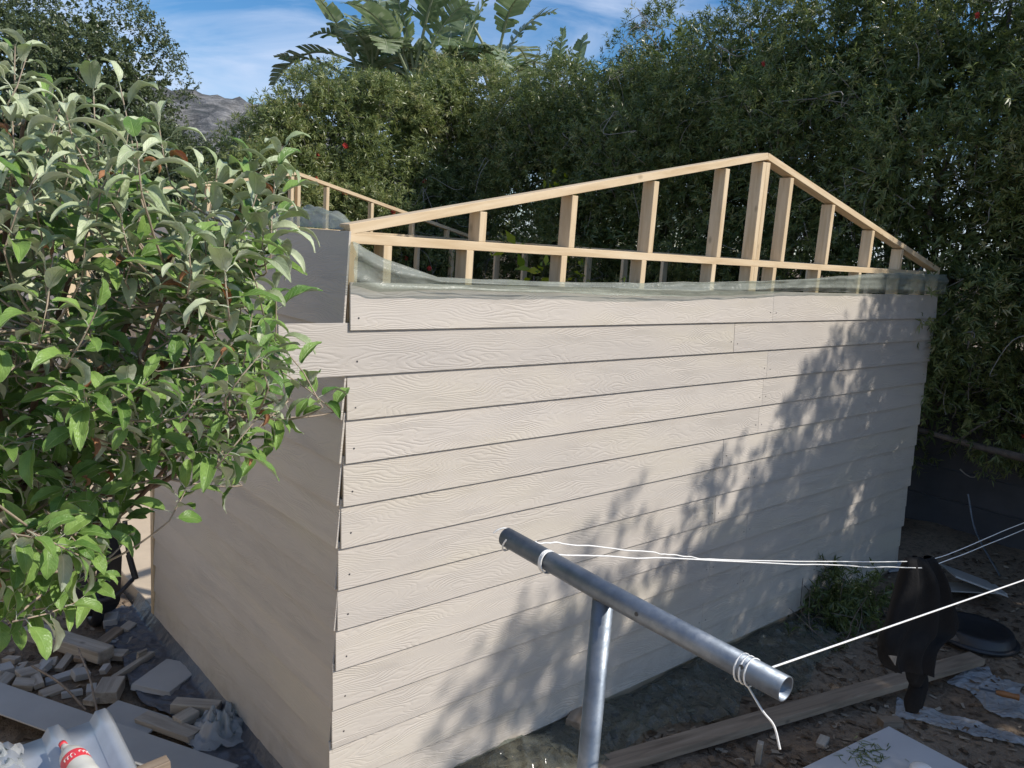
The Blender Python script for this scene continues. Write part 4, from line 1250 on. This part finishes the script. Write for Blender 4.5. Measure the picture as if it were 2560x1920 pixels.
# sunlit back hedge
back = [
    (2.75, 7.5, [(2.95, 7.5, 2.95, 0.65, 0.65, 0.75), (2.75, 7.3, 2.05, 0.75, 0.75, 0.8), (3.2, 7.4, 2.3, 0.8, 0.8, 0.9), (3.15, 7.5, 3.35, 0.5, 0.5, 0.45)],
     'sunlit bottlebrush shrub with red flowers just right of the mountain', 14),
    (4.15, 7.6, [(4.0, 7.6, 3.55, 0.75, 0.7, 0.8), (4.5, 7.5, 3.8, 0.7, 0.65, 0.75), (4.0, 7.4, 2.5, 0.75, 0.7, 0.8), (4.9, 7.35, 3.0, 0.6, 0.6, 0.8), (4.3, 7.4, 1.6, 0.9, 0.7, 0.7)],
     'sunlit bottlebrush tree with red flowers below the large paddle leaves', 20),
    (4.75, 6.85, [(4.55, 6.9, 2.35, 0.75, 0.6, 0.65), (5.05, 6.85, 2.0, 0.6, 0.5, 0.7), (4.3, 6.9, 1.6, 0.6, 0.5, 0.7)],
     'low twiggy bottlebrush mound with bare grey stems behind the rear gable', 14),
    (5.9, 7.6, [(5.75, 7.4, 3.7, 0.75, 0.65, 0.85), (6.3, 7.5, 4.15, 0.8, 0.7, 0.75), (5.7, 7.25, 2.6, 0.7, 0.65, 0.9), (6.3, 7.4, 2.9, 0.8, 0.7, 0.9), (5.7, 7.2, 1.6, 0.7, 0.6, 0.8)],
     'sunlit bottlebrush tree at the bend of the hedge above the left rafter', 14),
]
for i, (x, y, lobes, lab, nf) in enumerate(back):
    tree('bottlebrush_tree', lab, 'tree', (x, y, GZ), lobes, M['bottle_leaf_sunlit'], 300 + i, n_sub=44, r_sub=0.36, n_tuft=5600, n_fill=1200,
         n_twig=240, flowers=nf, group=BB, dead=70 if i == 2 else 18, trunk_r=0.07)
# trees outside the picture on the right whose shade falls on the wall
tree('bottlebrush_tree', 'bottlebrush tree outside the picture on the right, shading the end of the wall', 'tree', (6.75, -2.9, 0),
     [(6.75, -2.8, 4.24, 1.05, 1, 1), (7.17, -3.2, 3.02, 1.1, 1.1, 1), (6.3, -3.1, 3.33, 0.9, 0.9, 0.9), (6.72, -2.4, 2.25, 0.9, 0.8, 0.9), (6.01, -3.7, 4.56, 0.75, 0.7, 0.75), (6.83, -2.75, 5.22, 0.65, 0.6, 0.55)],
     M['bottle_leaf'], 401, n_sub=60, r_sub=0.30, n_tuft=3300, n_fill=420, n_twig=120, group=BB)
tree('bottlebrush_tree', 'bottlebrush tree outside the picture behind the photographer, shading the lower wall', 'tree', (5.6, -4.6, 0),
     [(5.24, -4.4, 4.54, 0.75, 0.75, 0.7), (5.67, -4.3, 3.89, 0.9, 0.9, 0.9), (5.06, -4.5, 3.58, 0.8, 0.8, 0.8), (4.69, -4.7, 4.18, 0.45, 0.5, 0.5), (5.25, -4.2, 2.59, 0.9, 0.8, 0.8), (4.38, -4.9, 4.27, 0.28, 0.3, 0.28), (4.2, -4.8, 5.14, 0.2, 0.2, 0.2), (4.58, -4.7, 5.22, 0.18, 0.2, 0.22)],
     M['bottle_leaf'], 402, n_sub=80, r_sub=0.30, n_tuft=3700, n_fill=950, n_twig=120, group=BB)

tree('bottlebrush_tree', 'tall bottlebrush tree added unseen at the far right to deepen the shade on the wall, behind the photographer', 'tree', (8.0, -5.0, 0),  # extra unseen tree, added to block sky light from the shaded wall
     [(7.8, -5.0, 4.6, 1.3, 1.2, 1.2), (7.2, -5.2, 3.2, 1.3, 1.2, 1.2), (8.2, -4.2, 3.4, 1.2, 1.2, 1.4), (7.6, -4.9, 2.0, 1.2, 1.2, 1.0)],
     M['bottle_leaf'], 403, n_sub=90, r_sub=0.42, n_tuft=2600, n_fill=1800, n_twig=60, group=BB)

# broad evergreen on the left beyond the apple tree, dark shrubs under the mountain
def lobe_at(px, py, d, rx, ry=None, rz=None):
    p = at(px, py, d); return (*p, rx, ry or rx, rz or rx)


lf = (8, 0.04, 0.07, 0.014, 0.12)
tree('evergreen_tree', 'large dark broad-leaved evergreen tree at the top left behind the apple tree', 'tree', (-1.2, 11.5, GZ),
     [lobe_at(60, 250, 14.5, 1.7, 1.6, 1.6), lobe_at(230, 190, 14.3, 1.35, 1.4, 1.2), lobe_at(-60, 150, 15, 1.5, 1.5, 1.2), lobe_at(180, 400, 14, 1.6, 1.5, 1.3), lobe_at(305, 340, 14.2, 0.7, 0.8, 0.75),
      lobe_at(20, 520, 14, 1.8, 1.6, 1.5), lobe_at(320, 490, 13.8, 1.1, 1.0, 0.9), lobe_at(-250, 350, 14.5, 1.8, 1.8, 2.0)],
     M['olive_leaf'], 501, n_sub=170, r_sub=0.5, n_tuft=13000, n_fill=3000, leaf=lf, fill_leaf=(8, 0.10, 0.16, 0.04, 0.15), trunk_r=0.16, n_twig=260)
tree('evergreen_shrub', 'low dark shrub in front of the mountain at the gap in the trees', 'shrub', (1.0, 10.0, GZ),
     [lobe_at(400, 460, 13, 0.8, 0.8, 0.7), lobe_at(535, 490, 12.6, 0.8, 0.8, 0.6), lobe_at(330, 520, 12.5, 1.2, 1.1, 1.1), lobe_at(480, 580, 12.3, 1.2, 1.0, 1.2), lobe_at(360, 375, 13, 0.4, 0.45, 0.4)],
     M['olive_leaf'], 502, n_sub=110, r_sub=0.32, n_tuft=4600, n_fill=1400, leaf=(9, 0.04, 0.065, 0.011, 0.10), fill_leaf=(8, 0.10, 0.16, 0.035, 0.15), trunk_r=0.08, n_twig=160)

# giant strelitzia behind the hedge
st = thing('strelitzia', 'giant strelitzia with large torn paddle leaves above the hedge', 'plant', tuple(np.array([*at(1080, 250, 13.6)[:2], GZ])))
sb = np.array(st.location)
r = np.random.default_rng(77)
stems = [at(px, 290, d) for px, d in ((930, 13.8), (1030, 13.4), (1120, 13.8), (1230, 14.2))]
for s in stems:
    b = np.array([s[0], s[1], GZ]); p = smooth_path([b, (b + s) / 2 + r.normal(0, 0.08, 3), s], 5)
    tube_obj('stem', [(p - sb, np.linspace(0.14, 0.10, len(p)))], M['bark'], st, 10)


def strel_leaf(base, d0, petiole, length, width, droop, tear, seed):
    r = np.random.default_rng(seed)
    d0 = unit(np.asarray(d0, float))
    pts = [np.array(base)]
    d = d0.copy(); n1, n2 = 5, 16
    for i in range(n1): pts.append(pts[-1] + d * petiole / n1); d = unit(d - np.array([0, 0, droop * 0.03]))
    st_i = len(pts) - 1
    dirs = []
    for i in range(n2): pts.append(pts[-1] + d * length / n2); dirs.append(d.copy()); d = unit(d - np.array([0, 0, droop * 0.085]))
    pts = np.array(pts)
    V, F, T = [], [], []
    up = np.array([0, 0, 1.0])
    for i in range(n2):
        t0 = i / n2; t1 = (i + 1) / n2
        a, b = pts[st_i + i], pts[st_i + i + 1]
        dd = dirs[i]; sd = unit(np.cross(dd, up + 0.01)); nr = np.cross(sd, dd)
        for s in (-1, 1):
            torn = r.random() < tear
            w = width * max(0.12, math.sin(math.pi * (0.06 + 0.9 * (t0 + t1) / 2)) ** 0.6)
            g = r.uniform(0.12, 0.5) if torn else 0.0
            dr = r.uniform(0.15, 1.0) if torn else 0.12
            sweep = dd * w * r.uniform(0.25, 0.5 if not torn else 0.7)
            if not torn: sweep = dd * w * 0.35
            k = len(V)
            for q, f in ((0, 0), (0.45, 1), (0.8, 1), (1.0, 1)):
                base_a = a + (b - a) * 0; base_b = b - (b - a) * g * q
                off = s * sd * w * q * (1 - 0.25 * dr * q) + nr * w * (0.28 * q - dr * 0.75 * q * q) + sweep * q
                V.append(base_a + off - sb); V.append(base_b + off - sb)
                T += [0.25 + 0.5 * r.random()] * 2
            for j in range(3):
                q0 = k + 2 * j
                F.append([q0, q0 + 2, q0 + 3, q0 + 1] if s > 0 else [q0, q0 + 1, q0 + 3, q0 + 2])
    lo = obj('leaf', mesh_np('leaf', np.array(V), np.array(F), M['strel'], True, np.clip(np.array(T) + r.uniform(-.25, .3), 0, 1)), st)
    V2, F2 = tube_np([(pts - sb, np.linspace(0.03, 0.006, len(pts)))], 6)
    obj('midrib', mesh_np('midrib', V2, F2, M['strel'], True, np.full(len(V2), 0.95)), lo)


k = 0
for si, s in enumerate(stems):
    for j in range(17):
        az = j * 2.4 + si * 0.7 + r.uniform(-.3, .3)
        el = r.uniform(0.35, 1.35) if j > 4 else r.uniform(0.0, 0.5)
        d = np.array([math.cos(az) * math.cos(el), math.sin(az) * math.cos(el), math.sin(el)])
        strel_leaf(s + np.array([0, 0, 0.05 * j]), d, r.uniform(0.35, 0.8), r.uniform(1.0, 1.5), r.uniform(0.26, 0.38), r.uniform(0.5, 1.7), r.uniform(0.05, 0.75), 900 + k); k += 1
# single upright pale leaves at the right of the clump and a drooping one on the left
for (px, py, d, dirv, ln) in ((1385, 260, 14.0, (0.05, 0, 1), 0.95), (1425, 250, 14.2, (0.15, 0, 1), 0.85), (900, 190, 13.5, (-0.6, -0.2, 0.9), 1.2), (880, 200, 13.6, (-0.9, 0.3, 0.45), 1.0), (890, 260, 13.4, (-0.95, -0.1, 0.1), 1.0)):
    strel_leaf(at(px, py, d), np.array(dirv), 0.3, ln, 0.2, 0.5, 0.35, 990 + k); k += 1

# broad yellow-green shrub glimpsed through the framing
def broad_shrub(name, label, px, py, d, n, size, seed, mat, zr=0.3):
    r = np.random.default_rng(seed)
    c = at(px, py, d); b = np.array([c[0], c[1], GZ])
    o = thing(name, label, 'shrub', tuple(b))
    P = c + r.normal(0, 1, (n, 3)) * np.array([0.16, 0.16, zr])
    V = leaves_np(r, P, unit(rand_dir(r, n) + np.array([-.3, -.5, 0.2])), 2, size * 0.7, size * 1.2, size * 0.22, 0.05)
    obj('crown', mesh_np('crown', V - b, np.arange(len(V)).reshape(-1, 4), mat, False, np.repeat(r.random(n * 2), 4)), o)
    p = smooth_path([b, (b + c) / 2 + np.array([.04, 0, 0]), c], 5)
    tube_obj('stem', [(p - b, np.linspace(0.02, 0.01, len(p)))], M['bark'], o, 6)


broad_shrub('yellow_shrub', 'yellow-green leafy shrub showing behind the left rafter', 1410, 470, 9.8, 26, 0.09, 1, M['brightleaf'], 0.18)
broad_shrub('yellow_shrub', 'bright green broad-leaved plant seen through the open top of the wall', 1335, 690, 8.9, 9, 0.2, 2, M['brightleaf'], 0.14)
broad_shrub('yellow_shrub', 'small yellow-green plant seen beside the third stud of the front wall', 1440, 695, 8.9, 22, 0.08, 3, M['brightleaf'], 0.2)

# heap of cut bottlebrush branches leaning on the wall
hp = np.array([*gp(2110, 1560), GZ])
r = np.random.default_rng(31)
pr_ = thing('cut_branches', 'heap of cut bottlebrush branches against the foot of the shaded end of the wall', 'branches', tuple(hp))
n = 330
P = np.stack([r.normal(0, 0.22, n), r.normal(0.02, 0.12, n), r.uniform(0, 1, n) ** 2.2 * 0.42], -1)
P[:, 2] *= np.clip(1.15 - np.abs(P[:, 0]) * 1.6, 0.15, 1)
V = leaves_np(r, P, unit(rand_dir(r, n) + np.array([0, 0, 0.3])), 12, 0.05, 0.09, 0.006, 0.1)
obj('leaves', mesh_np('leaves', V, np.arange(len(V)).reshape(-1, 4), M['bottle_leaf'], False, np.repeat(r.random(n * 12) * 0.35, 4)), pr_)
tw = []
for i in range(26):
    a = np.array([r.uniform(-.45, .4), r.uniform(-.2, .2), 0.02]); e = a + np.array([r.normal(0, .2), r.normal(.05, .1), r.uniform(.1, .45)])
    tw.append((smooth_path([a, (a + e) / 2 + r.normal(0, .04, 3), e], 4), np.linspace(0.006, 0.002, 9)))
V, F = tube_np(tw, 5); tag(obj('twigs', mesh_np('twigs', V, F, M['bark'], True), pr_), kind='stuff')
# bare brown limb crossing the dark corner
lo = tube_obj('fallen_limb', [(smooth_path([onplane(2285, 1070, 0, 5.95), onplane(2380, 1098, 0, 5.9), onplane(2480, 1125, 0, 5.8), onplane(2640, 1165, 0, 5.6)], 6), np.linspace(0.022, 0.035, 19)),
                              (smooth_path([onplane(2400, 1100, 0, 5.9), onplane(2440, 1070, 0, 5.95), onplane(2500, 1040, 0, 6.0)], 5), np.linspace(0.012, 0.005, 11))], M['bark'], None, 9)
tag(lo, 'bare brown limb caught across the dark corner beyond the far end of the wall', 'limb')


# ================================================================== apple tree close to the camera
def apple_leaf(seed, length, width, bendt, fold, mats):
    r = np.random.default_rng(seed)
    nu, nv = 9, 7
    V = np.zeros((nu, nv, 3)); pet = 0.022
    pos = np.array([pet, 0.0, 0.0]); ang = 0.15
    twist = r.uniform(-0.5, 0.5); wavef = r.uniform(3, 6); ph = r.uniform(0, 6)
    for i in range(nu):
        s = i / (nu - 1)
        w = width * (math.sin(math.pi * min(1, s * 0.96 + 0.04)) ** 0.75) * (1.15 - 0.45 * s)
        if i == nu - 1: w = 0.0008
        a = ang - bendt * s
        tx, tz = math.cos(a), math.sin(a)
        nx, nz = -tz, tx
        tw = twist * s
        for j in range(nv):
            q = (j - (nv - 1) / 2) / ((nv - 1) / 2)
            y = q * w * 0.5 * math.cos(fold * abs(q)); hh = abs(q) * w * 0.5 * math.sin(fold) + 0.05 * width * math.sin(wavef * s * 3 + ph + q) * abs(q)
            y2 = y * math.cos(tw) - hh * math.sin(tw); h2 = y * math.sin(tw) + hh * math.cos(tw)
            V[i, j] = (pos[0] + nx * h2, y2, pos[2] + nz * h2)
        step = length / (nu - 1)
        pos = pos + np.array([tx, 0, tz]) * step
    # top layer and underside layer
    top = V.reshape(-1, 3); n = len(top)
    F = grid_faces(nu, nv)
    nrm = np.zeros_like(top)
    for f in F:
        c = np.cross(top[f[1]] - top[f[0]], top[f[3]] - top[f[0]])
        nrm[f] += c
    nrm = unit(nrm)
    if nrm[:, 2].mean() < 0: nrm = -nrm; F = F[:, ::-1]
    und = top - nrm * 0.0007
    Vp, Fp = tube_np([(np.array([(0, 0, 0), (pet * 0.5, 0, 0.001), (pet + 0.004, 0, -0.001)]), np.array([0.0013, 0.0011, 0.0009]))], 4)
    VV = np.concatenate([top, und, Vp]); FF = np.concatenate([F, F[:, ::-1] + n, Fp + 2 * n])
    mi = np.concatenate([np.zeros(len(F), int), np.ones(len(F) + len(Fp), int)])
    sg = np.repeat(np.linspace(0, 1, nu), nv); qg = np.tile(np.linspace(-1, 1, nv), nu)
    lu = np.stack([sg, qg, 0 * sg], -1); UV = np.concatenate([lu, lu, np.tile([[0.0, 0.5, 0.0]], (len(Vp), 1))])
    return VV, FF, mi, UV


kinds = {'mature': [], 'young': [], 'withered': []}
rr = np.random.default_rng(3)
for i in range(9): kinds['mature'].append(apple_leaf(10 + i, rr.uniform(0.072, 0.10), rr.uniform(0.034, 0.046), rr.uniform(0.5, 1.7), rr.uniform(0.2, 0.7), None))
for i in range(8): kinds['young'].append(apple_leaf(40 + i, rr.uniform(0.072, 0.105), rr.uniform(0.024, 0.034), rr.uniform(0.9, 2.2), rr.uniform(0.3, 0.85), None))
for i in range(3): kinds['withered'].append(apple_leaf(60 + i, rr.uniform(0.03, 0.05), rr.uniform(0.018, 0.026), rr.uniform(1.5, 2.8), rr.uniform(0.7, 1.1), None))
MATS = {'mature': [M['apple_top'], M['apple_back']], 'young': [M['apple_young'], M['apple_back']], 'withered': [M['apple_brown'], M['apple_brown']]}
LM = {k: [mesh_np('leaf', v[0], v[1], MATS[k], True, None, v[2], v[3]) for v in vs] for k, vs in kinds.items()}

TB = np.array([-1.50, -0.25, GZ])
apple = thing('apple_tree', 'leafy young apple tree with pale drooping leaves filling the left of the picture', 'tree', tuple(TB))
fork = at(40, 1230, 2.55)
limb_ends = [at(430, 700, 2.05), at(625, 640, 2.12), at(645, 430, 2.08), at(250, 480, 2.25), at(60, 300, 2.05), at(455, 1130, 2.2), at(205, 1420, 2.05), at(610, 1040, 2.15), at(-250, 600, 2.3), at(-200, 1200, 2.1), at(480, 560, 2.35), at(120, 820, 2.0)]
paths = [(smooth_path([TB, TB * 0.5 + fork * 0.5 + np.array([-.06, .03, 0]), fork], 6) - TB, np.linspace(0.045, 0.034, 13))]
Vt, Ft = tube_np(paths, 12); obj('trunk', mesh_np('trunk', Vt, Ft, M['brownshoot'], True), apple)
nodes = []
for e in limb_ends:
    m = fork * 0.45 + e * 0.55 + rr.normal(0, 0.05, 3) - np.array([0, 0, 0.10])
    p = smooth_path([fork, m, e], 9)
    V, F = tube_np([(p - TB, np.linspace(0.012, 0.0048, len(p)))], 9)
    obj('branch', mesh_np('branch', V, F, M['brownshoot'], True), apple)
    nodes += [q for q in p[5:]]
nodes = np.array(nodes)
poly = np.array([(-420, 150), (0, 260), (60, 200), (240, 290), (420, 360), (520, 500), (560, 470), (640, 450), (690, 470), (680, 600), (640, 720), (680, 850), (690, 960), (670, 1080), (620, 1160), (540, 1190), (430, 1150), (330, 1210),
                 (270, 1270), (225, 1380), (215, 1470), (160, 1500), (60, 1460), (-420, 1480)], float)


def inside(p):
    x, y = p; c = False; j = len(poly) - 1
    for i in range(len(poly)):
        if (poly[i, 1] > y) != (poly[j, 1] > y) and x < (poly[j, 0] - poly[i, 0]) * (y - poly[i, 1]) / (poly[j, 1] - poly[i, 1]) + poly[i, 0]: c = not c
        j = i
    return c


shoots = []      # tip px, py, depth, style
for t in [(70, 130, 1.95), (38, 110, 2.0), (232, 205, 2.05), (300, 215, 2.0), (395, 300, 2.1), (320, 330, 1.95), (500, 430, 2.1), (545, 420, 2.05), (640, 400, 2.1), (705, 365, 2.05), (690, 420, 2.0), (150, 320, 1.95),
          (665, 560, 2.1), (690, 700, 2.1), (700, 860, 2.05), (705, 930, 2.1), (690, 1040, 2.0), (640, 1130, 2.05), (570, 1160, 2.1), (480, 1140, 2.05), (205, 1500, 2.0), (240, 1440, 2.05), (90, 1480, 2.0), (20, 1500, 2.1), (330, 1180, 2.1), (270, 1250, 2.0)]:
    shoots.append((*t, 1))
for t in [(300, 1290, 2.15), (330, 1240, 2.3), (250, 1330, 2.2), (150, 1400, 2.1), (120, 1520, 2.05), (40, 1420, 2.2), (200, 1330, 2.35), (100, 1300, 2.4), (0, 1330, 2.3), (60, 1200, 2.5), (180, 1180, 2.5), (280, 1130, 2.5)]:
    shoots.append((*t, 0))
while len(shoots) < 430:
    p = (rr.uniform(-420, 720), rr.uniform(150, 1520))
    if inside(p): shoots.append((*p, rr.uniform(1.75, 2.75), 0))
leafs = []
sh_paths = []
for (px, py, d, main) in shoots:
    tip = at(px, py, d)
    hfrac = np.clip((py - 200) / 1200, 0, 1)
    if hfrac < 0.55:
        ax = unit(np.array([rr.normal(0.05, 0.22), rr.normal(-0.05, 0.22), 1.0]))
    else:
        ax = unit(np.array([rr.normal(0.25, 0.45), rr.normal(-0.3, 0.35), rr.normal(0.25 - 0.6 * (hfrac - .5), 0.35)]))
    ln = rr.uniform(0.14, 0.26) if main else rr.uniform(0.10, 0.2)
    root = tip - ax * ln
    nd = nodes[np.argmin(np.sum((nodes - root) ** 2, 1) + 0.3 * np.maximum(0, nodes[:, 2] - root[2]))]
    conn = bez(nd, (nd + root) / 2 - ax * 0.05, root, 7)
    full = np.vstack([conn, root + ax * ln * 0.5 + rr.normal(0, 0.006, 3), tip])
    sh_paths.append((full - TB, np.linspace(0.0040, 0.0016, len(full))))
    nl = rr.integers(9, 13) if main else rr.integers(8, 12)
    a0 = rr.uniform(0, 6.28)
    e1 = unit(np.cross(ax, np.array([0.3, 0.7, 0.2]))); e2 = np.cross(ax, e1)
    for k in range(nl):
        s = (k + 0.5) / nl
        az = a0 + k * 2.4
        rad = e1 * math.cos(az) + e2 * math.sin(az)
        al = math.radians(82 - 58 * s ** 1.6) + rr.normal(0, 0.12)
        dv = unit(ax * math.cos(al) + rad * math.sin(al) + rr.normal(0, 0.08, 3))
        z = unit((ax - dv * ax.dot(dv)) * (1.0 if hfrac < 0.55 else 0.25) + np.array([0.1, -0.15, 0.5 if hfrac < 0.55 else 0.9]) + rr.normal(0, 0.25, 3)); z = unit(z - dv * z.dot(dv))
        y = np.cross(z, dv)
        pos = root + ax * ln * s
        pyoung = np.clip(0.95 - 1.6 * hfrac, 0.0, 0.85)
        kd = 'withered' if rr.random() < 0.022 else ('young' if rr.random() < pyoung else 'mature')
        sc = rr.uniform(0.95, 1.4) * (1.0 if hfrac < 0.45 else 0.84) * (1.0 if s < 0.8 else 0.75)
        leafs.append((pos, np.stack([dv, y, z], 1), kd, rr.integers(0, len(kinds[kd])), sc))
V, F = tube_np(sh_paths, 5); tag(obj('shoots', mesh_np('shoots', V, F, M['shoot'], True), apple), kind='stuff')
# the 300 leaves that show largest are objects of their own
P = np.array([l[0] for l in leafs]); rel = P - CAM
dep = rel @ CF; lx = 1280 + FPX * (rel @ CR) / dep; ly = 960 - FPX * (rel @ CU) / dep
score = dep + np.where((lx < -30) | (ly < -30) | (ly > 1950), 50, 0) + 0.0
order = np.argsort(score)
near_set = set(order[:300].tolist())
acc = {k: ([], [], [], [], [], 0) for k in kinds}
for i, (pos, R3, kd, vi, sc) in enumerate(leafs):
    if i in near_set:
        o = bpy.data.objects.new('leaf', LM[kd][vi]); link(o, apple)
        Mx = Matrix(R3.tolist()).to_4x4()
        o.matrix_local = Matrix.Translation(Vector(pos - TB)) @ Mx @ Matrix.Scale(sc, 4)
    else:
        v, f, mi, lu = kinds[kd][vi]
        Vs, Fs, Ms, Ts, Us, off = acc[kd]; Us.append(lu)
        Vs.append((v * sc) @ R3.T + (pos - TB)); Fs.append(f + off); Ms.append(mi); Ts.append(np.full(len(v), rr.random()))
        acc[kd] = (Vs, Fs, Ms, Ts, Us, off + len(v))
for kd, (Vs, Fs, Ms, Ts, Us, off) in acc.items():
    if Vs:
        o = obj('foliage', mesh_np('foliage', np.concatenate(Vs), np.concatenate(Fs), MATS[kd], True, np.concatenate(Ts), np.concatenate(Ms), np.concatenate(Us)), apple)
        o['kind'] = 'stuff'
